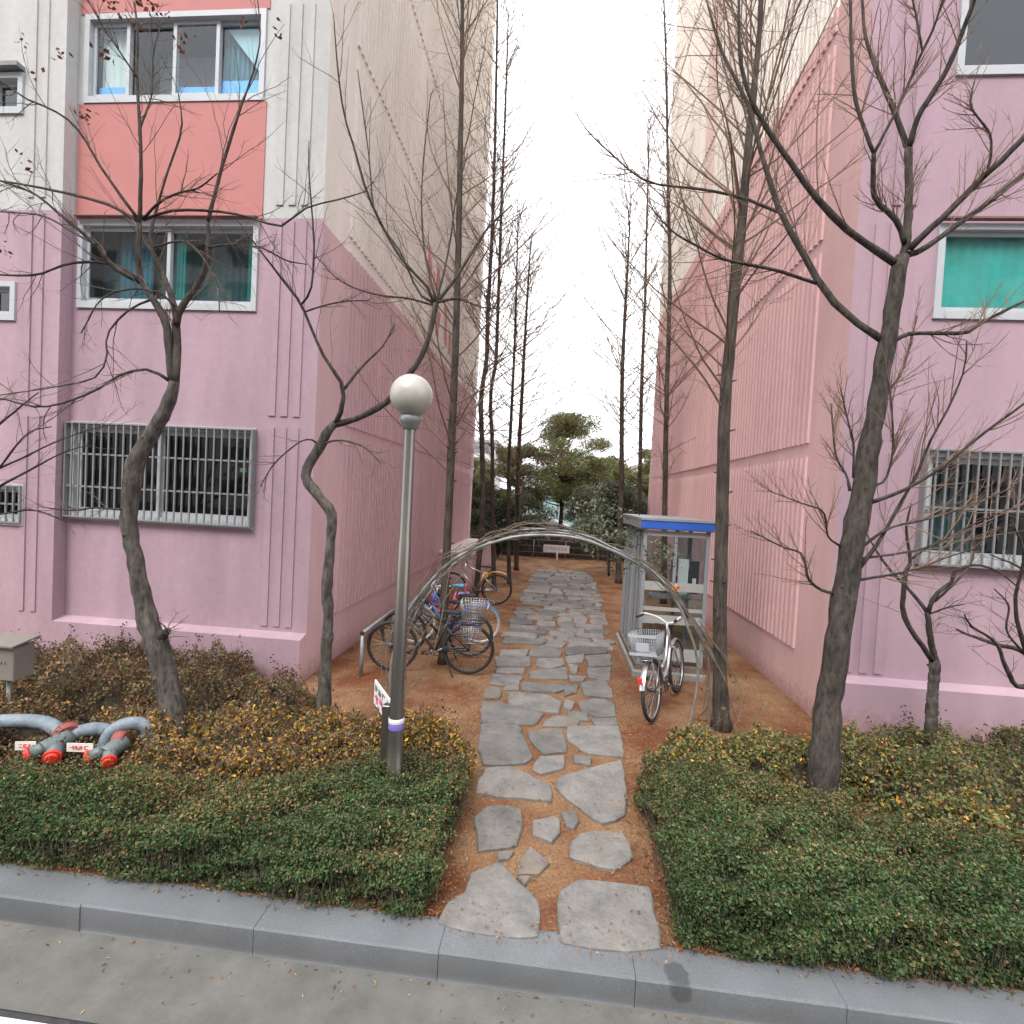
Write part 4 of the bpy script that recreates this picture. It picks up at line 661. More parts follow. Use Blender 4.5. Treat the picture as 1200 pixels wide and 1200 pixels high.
# crooked thin tree at the corner
Y = 4.7
trunk = limb([(379,832,17),(382,770,14),(385,720,12),(383,693,13),(387,640,11),(389,613,12),(386,597,13),(372,579,11),(358,557,12),(369,533,12),(376,523,12),(383,507,11),(393,496,10)], Y, Y, 36)
L = [limb([(391,498,9),(417,491,8.5),(444,477,8.5),(457,467,8),(481,437,7.5),(497,411,7),(506,381,7),(511,356,8)], Y, Y+.25), limb([(393,497,7),(399,485,7),(403,456,5.5),(391,435,5),(377,413,4.5),(370,397,4),(353,357,4),(333,330,3.4),(300,287,2.4),(280,260,1.6)], Y, Y-.3),
 limb([(403,456,4.5),(425,429,3.4),(449,405,2.4),(462,380,1.5)], Y, Y+.3), limb([(353,357,3.2),(364,340,3),(368,300,3),(367,267,2.6),(362,200,1.8),(362,165,1.2)], Y-.2, Y-.3), limb([(358,365,2.6),(380,358,2.4),(405,353,2.2),(433,352,1.4)], Y-.2, Y),
 limb([(376,523,4),(364,515,2.6),(348,520,2.2),(321,544,2),(305,570,1.2)], Y, Y-.3), limb([(376,523,4),(388,517,2.8),(407,517,2.4),(428,525,2),(447,544,1.3)], Y, Y-.2), limb([(510,358,5),(500,335,4.2),(473,307,4),(447,263,3.8),(428,220,3.6),(417,180,3),(403,133,2.6),(395,73,2.2),(391,17,1.4)], Y+.25, Y-.1),
 limb([(512,354,5),(532,329,4),(553,296,3.6),(572,267,3.2),(600,240,2)], Y+.25, Y+.6), limb([(510,356,4),(490,342,3),(470,296,2.8),(440,250,2.4),(432,180,2),(419,82,1.5)], Y+.25, Y+.5), limb([(513,354,4),(535,350,3.5),(549,354,3),(564,360,2.2),(590,362,1.4)], Y+.25, Y-.1), limb([(511,352,4),(505,330,3),(497,290,2.6),(494,232,2.4),(498,170,2),(505,110,1.4)], Y+.25, Y+.5),
 limb([(508,358,3),(480,350,2.6),(440,345,2.2),(400,330,2),(370,300,1.4)], Y+.25, Y), limb([(512,350,3.4),(520,320,3),(528,280,2.4),(535,230,2),(548,180,1.4)], Y+.25, Y+.7)]
tree('bare_tree', 'slender crooked bare tree with a knobbed top beside the lamp globe', 'tree', trunk, L, 32, 'bark', 'twig', 'bare trees in the beds', ((8, .55, .32), (4, .6, .45)), .0038, .04, .10, len_cap=.8)
# big forked tree in the right bed
Y = 4.2
trunk = limb([(964,906,32),(970,830,27),(980,767,26.5),(990,695,26),(1000,633,24),(1010,583,23.5),(1017,533,21.5),(1027,483,20),(1034,433,18),(1041,394,16.5),(1052,325,15),(1058,300,14)], Y, Y, 36)
L = [limb([(1036,400,10),(1010,383,9),(980,358,9),(957,326,8.5),(934,284,8),(914,248,7.5),(893,183,6),(875,119,5),(850,70,4),(833,20,3),(825,-20,2)], Y, Y+.5), limb([(916,250,4.2),(870,232,3.6),(824,222,3.2),(760,213,2.6),(719,183,2),(690,155,1.5),(672,128,1)], Y+.25, Y+.8), limb([(957,332,4.5),(907,316,4),(852,305,3.6),(820,290,3),(788,271,2.2),(760,240,1.4)], Y+.15, Y-.2),
 limb([(1052,310,9),(1030,295,9),(999,275,8.5),(962,238,8),(925,188,7),(888,133,6),(870,85,5),(866,40,4),(866,-15,3)], Y, Y-.3), limb([(1059,303,10),(1063,275,9.5),(1065,225,9),(1065,174,8.5)], Y, Y+.1), limb([(1065,176,7),(1049,133,6),(1026,78,5),(1014,40,4),(1010,-10,3)], Y+.1, Y+.3), limb([(1065,176,7),(1076,137,6.5),(1109,83,6),(1125,45,5.5),(1140,5,5),(1148,-20,4)], Y+.1, Y-.2),
 limb([(1060,285,7),(1050,258,6.5),(1026,234,6),(1023,205,5.5),(1024,179,5)], Y, Y-.2), limb([(1024,180,4.5),(1003,119,4.5),(998,60,4),(997,20,3.5),(996,-15,3)], Y-.2, Y-.1), limb([(1024,180,4),(1053,124,3.6),(1070,85,3.4),(1081,60,3.2),(1095,30,2.8),(1106,-5,2.2)], Y-.2, Y-.4), limb([(1081,60,2.6),(1075,25,2.4),(1068,-10,2)], Y-.3, Y-.3),
 limb([(1066,292,9),(1080,278,8.5),(1108,252,8),(1154,206,7.5),(1180,182,7),(1215,145,6)], Y, Y-.3), limb([(1066,298,8),(1085,290,7),(1131,257,6.5),(1163,234,6),(1200,204,5.5),(1230,185,5)], Y, Y+.2), limb([(1045,402,6),(1060,393,5.5),(1076,390,5),(1131,390,4.6),(1154,376,4),(1200,353,3.4),(1230,340,3)], Y, Y+.1),
 limb([(1016,590,6),(1040,582,5),(1067,570,4.6),(1100,550,4),(1150,510,3.4),(1200,473,2.6),(1230,450,2)], Y, Y-.4), limb([(1004,668,7),(1027,640,5),(1053,593,4),(1075,555,3.4),(1090,517,3),(1113,475,2.6),(1130,433,2.2),(1133,400,1.5)], Y, Y-.2), limb([(978,696,5),(960,690,4),(947,677,3.6),(940,650,3),(915,640,2.4),(880,622,1.5)], Y, Y-.2),
 limb([(1004,680,4),(1047,673,3),(1080,665,2.6),(1105,655,2.2),(1150,640,1.5)], Y, Y-.3), limb([(996,575,4),(992,557,3),(980,535,2.6),(976,500,2.2),(974,473,1.6)], Y, Y+.2), limb([(1022,500,4),(1040,460,3),(1055,440,2.6),(1065,410,2),(1075,370,1.4)], Y, Y+.2), limb([(1012,570,4),(1035,565,3),(1046,530,2.6),(1045,480,2.3),(1040,440,1.6)], Y, Y-.2), limb([(1005,645,4),(1040,620,3),(1080,610,2.6),(1130,595,2.2),(1190,570,1.4)], Y, Y-.3), limb([(1004,655,4),(1045,650,3),(1090,640,2.6),(1150,610,2),(1200,590,1.4)], Y, Y+.1),
 limb([(1154,206,3.4),(1160,190,3),(1160,157,2.6),(1138,125,2.4),(1142,95,1.6)], Y-.2, Y-.3), limb([(985,640,3),(970,628,2.6),(965,600,2.4),(940,590,1.8),(900,575,1.2)], Y, Y-.3), limb([(1000,560,3),(1000,520,2.6),(993,490,2.2),(985,455,1.5)], Y-.1, Y-.3)]
tree('bare_tree', 'large bare tree with thick leaning trunk forking widely', 'tree', trunk, L, 33, 'bark_d', 'twig_r', 'bare trees in the beds', ((17, .55, .42), (4, .5, .48)), .0048, .05, .07, len_cap=1.25)
# small forked tree below the right window
Y = 5.2
trunk = limb([(1090,866,12),(1093,813,11),(1095,790,11),(1095,773,11)], Y, Y, 12)
L = [limb([(1094,776,7),(1083,760,6.5),(1060,723,6),(1059,690,5.5),(1062,665,5),(1067,657,4),(1062,620,3),(1068,590,2)], Y, Y-.3), limb([(1096,776,8),(1090,745,7),(1087,717,6.5)], Y, Y), limb([(1087,718,5),(1067,693,4),(1045,670,3.4),(1030,650,2.6),(1015,625,1.6)], Y, Y+.2), limb([(1087,718,5.5),(1097,697,5),(1117,680,4.6),(1117,670,4),(1143,662,3.4),(1170,670,2.4),(1195,690,1.6)], Y, Y-.2), limb([(1095,705,3.6),(1120,682,3),(1140,655,2.4),(1138,620,1.8)], Y, Y+.2), limb([(1068,655,3),(1090,640,2.6),(1110,628,2),(1125,605,1.4)], Y-.2, Y-.3), limb([(1088,720,3),(1110,712,2),(1130,708,1.3)], Y, Y-.2)]
tree('bare_tree', 'small bare tree with low forked stem below a barred window', 'tree', trunk, L, 34, 'bark', 'twig', 'bare trees in the beds', ((7, .6, .36), (3, .6, .45)), .0028, .02, .12, len_cap=.7)
# thin tree rooted beyond the right bed
Y = 4.6
trunk = limb([(1262,905,14),(1250,860,12),(1232,815,11),(1215,795,10)], Y, Y, 12)
L = [limb([(1218,798,7),(1193,805,6),(1178,780,5),(1167,753,4),(1140,735,3),(1130,720,1.6)], Y, Y-.2), limb([(1222,800,7),(1200,765,6),(1167,755,5),(1133,743,3.4),(1120,737,2)], Y, Y+.2), limb([(1215,795,6),(1195,740,5),(1190,700,4),(1200,650,3),(1185,610,2)], Y, Y-.3), limb([(1215,795,6),(1230,740,5),(1215,690,4),(1195,665,3),(1160,650,1.6)], Y, Y+.2), limb([(1200,765,3),(1180,740,2.6),(1182,710,2.2),(1165,690,1.4)], Y, Y)]
tree('bare_tree', 'spreading bare tree with dark twigs reaching in front of the lilac pink plinth', 'tree', trunk, L, 35, 'bark_d', 'twig_d', 'bare trees in the beds', ((7, .6, .4), (3, .6, .45)), .0028, .02, .12, len_cap=.6)
# thin tree rooted beyond the left bed
Y = 4.4
trunk = limb([(-60,880,12),(-62,760,10),(-58,640,9),(-50,600,8)], Y, Y, 12)
L = [limb([(-50,600,6),(-20,560,4),(30,535,3),(60,520,2.4),(100,505,1.6),(130,498,1.1)], Y, Y+.3), limb([(-50,600,5),(-10,575,4),(40,548,3),(75,530,2),(110,520,1.1)], Y, Y-.2), limb([(-50,600,5),(0,602,3),(40,598,2.4),(80,612,1.4)], Y, Y+.2), limb([(-52,610,5),(-20,520,4),(20,480,2.6),(45,460,1.5)], Y, Y), limb([(-52,605,5),(-10,560,3.4),(30,510,2.4),(60,500,1.4)], Y, Y-.3)]
tree('bare_tree', 'thin bare tree whose fine twigs reach over the small barred window', 'tree', trunk, L, 36, 'bark', 'twig_d', 'bare trees in the beds', ((9, .5, .36), (3, .5, .45)), .0025, .02, .09, len_cap=.6)

# dawn redwoods along the path
def redwood(trace, Y, H, seed, label, z_low, nb, lmax, sub, el0=28.):
    rng = np.random.default_rng(seed); P0, R0 = limb(trace, Y, Y, 30); R0 = R0*(.84 if Y < 9 else .68); sub = sub if Y < 9 else sub-2; base = P0[0].copy(); base[2] = GZ-.05; top = P0[-1]; dirn = (P0[-1]-P0[-6]); dirn /= np.linalg.norm(dirn); dirn = dirn*.5+np.array([0, 0, .5]); dirn /= np.linalg.norm(dirn)
    if top[2] < H: ex = [top+dirn*(H-top[2])*t for t in (.25, .5, .75, 1)]; P0 = np.vstack([P0, ex]); R0 = np.r_[R0, R0[-1]*.75, R0[-1]*.5, R0[-1]*.3, .004]
    P0 = np.vstack([base, P0]); R0 = np.r_[R0[0]*1.35, R0]; S = spl(np.c_[P0, R0], 60); P, Rr = S[:, :3], np.maximum(S[:, 3], .004)
    root = tag(empty('redwood_tree', (base[0], base[1], GZ)), label, 'tree', 'tall bare redwoods lining the path'); mb = MB().tube(P, Rr, 11); V = np.array(mb.v); V += rng.normal(0, .035, V.shape)*np.repeat(Rr, 11)[:, None]; mb.v = [tuple(v) for v in V]; mb.build('trunk', 'bark_r', root)
    zz = P[:, 2]; u = np.sort(rng.random(nb)**.85); z = z_low+(zz[-1]-z_low)*u; b = np.stack([np.interp(z, zz, P[:, i]) for i in range(3)], 1); rt = np.interp(z, zz, Rr)
    a = rng.uniform(0, 2*PI, nb); el_ = R(el0)+R(28)*u+rng.normal(0, .14, nb); d = np.c_[np.cos(a)*np.cos(el_), np.sin(a)*np.cos(el_), np.sin(el_)]; L = lmax*(.40+.60*np.sin(PI*np.clip(.25+.72*u, 0, 1)))*rng.uniform(.5, 1.2, nb); rmn = (.00040 if Y < 9 else .00050)*Y
    hx = b[:, 0]+d[:, 0]*L; L = np.where(hx < -2.9, L*np.clip((b[:, 0]+2.9)/np.maximum(b[:, 0]-hx, .01), .15, 1), L); L = np.where(hx > 3.0, L*np.clip((3.0-b[:, 0])/np.maximum(hx-b[:, 0], .01), .15, 1), L)
    B1, R1 = grow(rng, b, d, L, np.clip(rt*.30, max(.0045, rmn*1.2), max(.013, rmn*1.6)), 9, .07, .04, .3); b2, d2, L2, r2 = spawn(rng, B1, R1, sub, .15, 1, .75, .36, .5); B2, R2 = grow(rng, b2, d2, L2, np.clip(r2, rmn*.6, max(.0032, rmn*.85)), 5, .10, .03, .45); b3, d3, L3, r3 = spawn(rng, B2, R2, 3, .15, 1, .65, .5, .6); B3, R3 = grow(rng, b3, d3, L3, np.clip(r3, rmn*.38, max(.0018, rmn*.5)), 3, .12, .02, .55)
    put('branches', cat_mesh('branches', [tubes(B1, R1, 5)]), 'twig_r', root)['kind'] = 'stuff'; put('twigs', cat_mesh('twigs', [tubes(B2, R2, 3), tubes(B3, R3, 3)]), 'twig_r', root)['kind'] = 'stuff'
    # stubs of shed branches
    zs = rng.uniform(.8, z_low+1.5, 14); bs = np.stack([np.interp(zs, zz, P[:, i]) for i in range(3)], 1); a = rng.uniform(0, 2*PI, 14); rs = np.interp(zs, zz, Rr); d = np.c_[np.cos(a), np.sin(a), np.full(14, .3)]
    Pb, Rb = grow(rng, bs+d*rs[:, None]*.7, d, rng.uniform(.02, .07, 14)+rs*.4, np.full(14, .011), 3, .1, 0, .6); put('branch_stubs', cat_mesh('branch_stubs', [tubes(Pb, Rb, 5)]), 'bark_r', root)['kind'] = 'stuff'
    child_local(root); return root
redwood([(519,778,13.5),(521,700,12.5),(524,640,12),(530,500,11),(534,400,10),(537,300,9),(539,200,8),(541,100,6.5),(542,0,5)], 6.96, 11.5, 41, 'redwood trunk standing beside the black bicycle', 2.4, 88, 2.3, 8, 36)
redwood([(557,704,10),(561,660,9.5),(566,592,9),(565,525,8.5),(564,462,8.2),(570,425,7.5),(572,362,7),(577,267,6),(580,167,5),(582,67,4),(583,0,3.2)], 11.26, 14, 42, 'kinked redwood standing beside the yellow fendered bicycle', 3.4, 105, 2.0, 8)
redwood([(579,690,8.5),(578,640,8),(577,575,7.5),(577,525,7),(575,462,6.6),(581,425,6.2),(584,350,5.6),(588,233,4.6),(592,133,3.6),(595,43,2.4)], 12.9, 14.6, 43, 'thin redwood just behind the kinked redwood', 3.4, 100, 2.0, 8)
redwood([(597,684,7.5),(596,640,7),(596,580,6.4),(596,550,6),(601,450,5),(604,375,4),(606,300,2.4),(607,262,1.2)], 13.8, 10.0, 44, 'short thin redwood, second last of the row on the bicycle side', 2.4, 95, 3.0, 8, 20)
redwood([(605,668,9),(606,620,8.5),(607,550,7.6),(611,475,6.6),(615,400,5.2),(621,300,2.6),(623,278,1)], 16.5, 11.1, 45, 'last redwood of the row on the bicycle side', 2.2, 95, 3.3, 8, 18)
redwood([(846,852,26),(844,797,19),(844,700,18),(847,567,17),(850,467,15.5),(858,378,14),(865,305,13),(872,232,11.5),(878,159,10),(889,50,7),(892,0,6)], 5.65, 9.8, 46, 'thick grey redwood trunk beside the arch foot and the silver bicycle', 3.3, 92, 2.2, 8, 38)
redwood([(725,683,11),(725,656,10),(728,580,9),(729,450,7),(732,375,5.6),(736,300,3.6),(739,245,1.2)], 15.2, 11.5, 47, 'redwood at the path end on the booth side', 2.8, 100, 3.3, 8, 26)
redwood([(748,655,8),(750,550,7),(752,450,6),(756,350,4.6),(757,300,4),(760,183,2)], 17.6, 15.5, 48, 'thin redwood behind the phone booth at the far gable end', 3.0, 90, 2.8, 8, 26)
redwood([(778,690,9.5),(779,597,9),(781,475,8),(784,375,7),(785,300,6),(783,229,5),(781,92,3.6),(778,0,2.6)], 12.5, 14.5, 49, 'slim redwood close behind the phone booth', 3.0, 105, 2.0, 8)

# ------------------------------------------------------------------ lamp post with notice board
lp = at(459, 905, 3.62); tp_ = at(482, 494, 3.62); LX, LY = (lp[0]+tp_[0])/2+.005, 3.62
lamp = tag(empty('street_lamp', (LX, LY, GZ)), 'stainless steel lamp post with white globe standing in a hedge', 'lamp')
ht = tp_[2]-GZ
MB().lathe([(.075, 0), (.073, .26), (.060, .275), (.057, .55), (.0555, .56), (.048, 1.0), (.046, 2.0), (.042, 2.01), (.041, ht-.06), (.041, ht-.04)], 20).build('post', 'steel', lamp)
MB().lathe([(.045, ht-.06), (.060, ht-.05), (.062, ht-.02), (.072, ht-.01), (.078, ht+.02), (.070, ht+.045), (.02, ht+.05)], 20).build('collar', 'galv', lamp)
MB().lathe([(.152*math.sin(t), ht+.185-.152*math.cos(t)) for t in np.linspace(.28, PI-.001, 20)], 28).build('globe', 'globe', lamp)
MB().lathe([(.0560, .625), (.0572, .63), (.0572, .66), (.0560, .665)], 20).build('violet_band', 'band', lamp)
MB().lathe([(.0560, .668), (.0572, .67), (.0572, .705), (.0560, .707)], 20).build('reflective_band', 'whitep', lamp)
sp = tag(empty('sign_post', (LX-.085, LY+.03, GZ)), 'square steel post carrying a small white notice board beside the lamp', 'sign post')
MB().box(-.028, .028, -.03, .03, -.1, .78).build('post', 'steel', sp, .004)
bd = empty('notice', (0, 0, 0), parent=None); bpy.data.objects.remove(bd)
pA, pB = ground(442, 799, .80), ground(461, 825, .80); ux = pB-pA; wd = float(np.linalg.norm(ux)); ang = math.atan2(ux[1], ux[0])
pA = pA-.12*ux; wd *= 1.2; br = MB().box(0, wd, -.006, .006, -.21, 0).build('notice_board', 'whitep', sp); br.location = (pA[0]-sp.location.x, pA[1]-sp.location.y, .80-GZ); br.rotation_euler = (0, 0, ang)
def glyphs(parent, x0, x1, z0, z1, n, m, y, seed):
    r = random.Random(seed); s = (x1-x0)/n
    for i in range(n):
        mb = MB(); a = x0+i*s; t = s*.13
        for k in range(r.randint(3, 4)):
            if r.random() < .5: zz = z0+(z1-z0)*r.choice((.1, .45, .8)); mb.box(a+s*.1, a+s*.85, y-.0015, y, zz, zz+t)
            else: xx = a+s*r.choice((.15, .45, .75)); mb.box(xx, xx+t, y-.003, y-.0016, z0, z1)
        mb.build('lettering', m, parent)
glyphs(br, .02, wd-.02, -.085, -.03, 5, 'ink', -.0065, 1); glyphs(br, .02, wd-.02, -.175, -.105, 4, 'magenta', -.0065, 2)

# ------------------------------------------------------------------ hose inlets, box on post
def inlet(loc, rz, label, mirror=1):
    t = tag(empty('hose_inlet', loc, rz), label, 'hose inlet', 'siamese hose inlets among the azaleas'); m_ = mirror
    MB().tube(spl([(-.95, .16, -.45), (-.88, .16, -.06), (-.72, .17, .045), (-.45, .20, .065), (-.22, .19, .05), (-.06, .12, .0), (.0, .08, -.01)], 26), .052, 14).build('supply_pipe', 'pipe', t); MB().tube(spl([(.03, .09, .0), (.14, .13, .03), (.25, .16, -.0), (.31, .17, -.10), (.32, .17, -.4)], 16), .050, 14).build('supply_pipe', 'pipe', t)
    MB().tube([(-.02*m_, .11, .015), (.03*m_, .06, 0)], .088, 16).build('flange', 'rust', t)
    MB().tube(spl([(.02, .07, .0), (.0, .0, -.02), (-.05, -.08, -.04)], 8), [.070]*8, 14).build('body', 'pipeg', t)
    for sx, yy in ((-.12, -.10), (.06, -.14)):
        n = MB().tube([(sx*.2, -.02, -.02), (sx, yy, -.05)], .050, 14).build('outlet', 'pipeg', t); dv = Vector((sx-sx*.2, yy+.02, -.03)).normalized(); p = Vector((sx, yy, -.05))
        MB().tube([p, p+dv*.02], .058, 16).build('cap_rim', 'redcap', n); MB().tube([p+dv*.02, p+dv*.034], [.046, .030], 14).build('cap', 'redcap', n)
    tg = B('tag_plate', 'whitep', t, -.24, -.10, -.075, -.070, -.035, .03); glyphs(tg, -.22, -.12, -.015, .012, 3, 'redcap', -.0755, 4); return t
c = ground(68, 868, .46); inlet((c[0], c[1], .46), R(12), 'grey curved pipe with two red capped hose inlets nearest the taupe box', 1)
c = ground(130, 874, .44); i2 = tag(empty('hose_inlet', (c[0], c[1], .44), R(8)), 'grey hooked pipe with red capped hose inlets and a large white tag', 'hose inlet', 'siamese hose inlets among the azaleas')
MB().tube(spl([(-.13, .10, -.10), (-.09, .12, .04), (.0, .15, .10), (.10, .18, .09), (.15, .20, .0), (.16, .20, -.35)], 22), .050, 14).build('supply_pipe', 'pipe', i2)
MB().tube([(-.02, .07, .0), (.06, .08, .0)], .075, 16).build('flange', 'rust', i2); MB().tube(spl([(.04, .08, 0), (.02, .0, -.02), (.0, -.06, -.04)], 8), .062, 14).build('body', 'pipeg', i2)
for sx, yy in ((-.10, -.07), (.07, -.12)):
    n = MB().tube([(sx*.2, -.02, -.02), (sx, yy, -.05)], .046, 14).build('outlet', 'pipeg', i2); dv = Vector((sx*.8, yy+.02, -.03)).normalized(); p = Vector((sx, yy, -.05))
    MB().tube([p, p+dv*.02], .053, 16).build('cap_rim', 'redcap', n); MB().tube([p+dv*.02, p+dv*.034], [.042, .028], 14).build('cap', 'redcap', n)
tg = B('tag_plate', 'whitep', i2, -.29, -.10, -.045, -.040, -.03, .035); glyphs(tg, -.27, -.13, -.012, .018, 4, 'redcap', -.0455, 5)
c = at(18, 800, 4.05); bx = tag(empty('utility_box', (c[0]-.06, 4.05, GZ)), 'taupe metal box on a thin post above the azaleas', 'utility box')
MB().tube([(0, 0, -.1), (0, 0, .62)], .018, 8).build('post', 'galv', bx)
MB().box(-.17, .14, -.09, .09, .55, .84).build('box', 'boxm', bx, .006); hd = MB().add([(-.20, -.13, .85), (.17, -.13, .85), (.17, .11, .89), (-.20, .11, .89), (-.20, -.13, .865), (.17, -.13, .865), (.17, .11, .905), (-.20, .11, .905)], [(0, 3, 2, 1), (4, 5, 6, 7), (0, 1, 5, 4), (1, 2, 6, 5), (2, 3, 7, 6), (3, 0, 4, 7)]).build('lid', 'boxm', bx)
B('lock', 'galv', bx, .01, .03, -.097, -.091, .70, .72); B('lock', 'galv', bx, .045, .065, -.097, -.091, .70, .72)

# ------------------------------------------------------------------ arch of bent pipes with dry vines
arch = tag(empty('garden_arch', (.03, 5.65, GZ)), 'arch of bent grey pipes with dry vines spanning the stone path', 'arch'); HOOPS = []
def hoop(tr, Y0, r, name='hoop'):
    P = [tuple(at(px, py, y_)) for (px, py), y_ in zip(tr, np.linspace(Y0[0], Y0[1], len(tr)))]
    for e in (0, -1):
        q = list(P[e]); q[2] = GZ-.1; P = [tuple(q)]+P if e == 0 else P+[tuple(q)]
    S = spl(P, 60); o = MB().tube(S, r, 8).build(name, 'galv', arch); HOOPS.append(S); return o
hoop([(455,822),(460,770),(476,721),(497,690),(525,661),(552,645),(580,635),(604,629),(628,627),(650,627.5),(668,629),(690,634),(710,642),(740,656),(780,684),(813,731),(833,762),(843,796),(847,840)], (5.55, 5.65), .0165)
hoop([(464,818),(467,770),(480,722),(500,690),(527,659),(556,640),(582,629),(606,622),(630,620),(652,621),(672,624),(694,630),(714,640),(744,655),(776,680),(797,712),(806,736),(814,758),(818,787),(814,822),(806,856)], (5.75, 5.55), .0125)
hoop([(470,812),(472,766),(486,722),(507,690),(533,660),(560,643),(590,631),(612,626),(634,624),(656,624.5),(676,628),(700,636),(722,648),(752,664),(784,690),(808,722),(823,752),(831,785),(831,836)], (6.1, 5.85), .0115)
for t in (9, 18, 27, 33, 42, 51): MB().tube([HOOPS[0][t], HOOPS[2][t]], .009, 6).build('tie_bar', 'galv', arch)
rng = np.random.default_rng(55); vp = []
for k in range(24):                           # dry vines winding along the hoops
    S = HOOPS[k % 3]; a = rng.integers(2, 40); b_ = min(59, a+rng.integers(10, 24)); q = spl(S[a:b_+1], 26); ph = rng.uniform(0, 6.28); w_ = rng.uniform(.02, .07)
    tt = np.linspace(0, rng.uniform(6, 16), 26)+ph; q = q+np.c_[np.cos(tt)*w_*.5, np.sin(tt)*w_, np.cos(tt*1.3)*w_*.6+.02]+np.cumsum(rng.normal(0, .006, (26, 3)), 0); vp.append((q, rng.uniform(.003, .007)))
for k in range(14):                           # long loose stems rising from the feet
    s_ = HOOPS[0][2] if k % 2 else HOOPS[0][57]; p0 = s_+np.r_[rng.normal(0, .12), rng.normal(0, .15), 0]; p0[2] = GZ; e = HOOPS[0][rng.integers(10, 22)] if k % 2 else HOOPS[0][rng.integers(38, 50)]; md = (p0+e)/2+np.r_[rng.normal(0, .15)+(.12 if k % 2 == 0 else -.02), rng.normal(0, .15), rng.normal(0, .1)]; vp.append((spl([p0, md, e+rng.normal(0, .04, 3)], 26), .005))
P = np.array([v[0] for v in vp]); Rd = np.array([np.full(26, v[1]) for v in vp]); b, d, L, r = spawn(rng, P, Rd, 9, .05, .98, .9, .12); P2, R2 = grow(rng, b, d, np.minimum(L, .3), np.minimum(r, .0022), 5, .2, .0, .5)
put('dry_vine', cat_mesh('dry_vine', [tubes(P, Rd, 5), tubes(P2, R2, 3)]), 'vine', arch)['kind'] = 'stuff'
C = P2[rng.choice(len(P2), 190), -1]; C = C[(C[:, 0] > .55) | (rng.random(len(C)) < .35)]; V, Q = leaves(rng, C, rng.normal(0, 1, C.shape), rng.uniform(.025, .055, len(C)), .55, .3)
put('vine_leaves', mesh_np('vine_leaves', V, Q, False, np.repeat(pick(rng, len(C), [(.06, .10, .03), (.10, .14, .04), (.16, .13, .06), (.12, .07, .04)], [3, 2, 1.5, 1.5]), 4, 0)), 'leaf', arch)['kind'] = 'stuff'
C = []
for k in range(34):
    q = HOOPS[2][rng.integers(32, 42)]+np.array([rng.normal(0, .10), rng.normal(.1, .15), abs(rng.normal(.16, .14))]); C.append(q+rng.normal(0, 1, (46, 3))*np.array([.09, .09, .06]))
C = np.vstack(C); V, Q = leaves(rng, C, np.tile([0, -.4, 1.], (len(C), 1)), rng.uniform(.028, .062, len(C)), .48, .35); put('climber_foliage', mesh_np('climber_foliage', V, Q, False, np.repeat(pick(rng, len(C), [(.11, .135, .085), (.17, .19, .13), (.06, .075, .04), (.20, .15, .09)], [3, 2, 3, .8], .3), 4, 0)), 'leaf', arch)['kind'] = 'stuff'
c = at(792, 688, 5.56); C = c+rng.normal(0, .018, (9, 3)); V, Q = leaves(rng, C, np.tile([0, -1., .3], (9, 1)), .05, .6, .5); put('orange_leaf', mesh_np('orange_leaf', V, Q, False, np.tile([[.75, .24, .02]], (36, 1))), 'leaf', arch)
child_local(arch)

# ------------------------------------------------------------------ bicycles
def torus(mb, c, R_, r, k=36, s=8):
    mb.tube([(c[0]+R_*math.cos(2*PI*i/k), c[1], c[2]+R_*math.sin(2*PI*i/k)) for i in range(k)], r, s, closed=True)
def arc_fender(c, R_, a0, a1, w_, n=16):
    V = []
    for i in range(n+1):
        a = a0+(a1-a0)*i/n
        for y_, rr_ in ((-w_, R_-.012), (0, R_), (w_, R_-.012)): V.append((c[0]+rr_*math.cos(a), c[1]+y_, c[2]+rr_*math.sin(a)))
    return MB().add(V, [(3*i+j, 3*i+j+1, 3*i+4+j, 3*i+3+j) for i in range(n) for j in (0, 1)], True)
def wire_basket(parent, x0, x1, w_, z0, z1, m='silver', nx=9, nz=5):
    mb = MB(); r = .003
    for z in np.linspace(z0, z1, nz):
        f = .82+.18*(z-z0)/(z1-z0); rr_ = .005 if z in (z0, z1) else r
        mb.tube([(x0+(x1-x0)*(1-f)/2, -w_*f, z), (x1-(x1-x0)*(1-f)/2, -w_*f, z), (x1-(x1-x0)*(1-f)/2, w_*f, z), (x0+(x1-x0)*(1-f)/2, w_*f, z)], rr_, 4, closed=True)
    for i in range(nx):
        t = i/(nx-1); xx = x0+(x1-x0)*t; xb = (x0+x1)/2+(xx-(x0+x1)/2)*.82
        for s in (-1, 1): mb.tube([(xx, s*w_, z1), (xb, s*w_*.82, z0)], r, 4)
        mb.tube([(xb, -w_*.82, z0), (xb, w_*.82, z0)], r, 4); yy = -w_+2*w_*t
        for xe, xf_ in ((x0, .82), (x1, .82)): mb.tube([(xe, yy, z1), ((x0+x1)/2+(xe-(x0+x1)/2)*.82, yy*.82, z0)], r, 4)
    return mb.build('basket', m, parent)
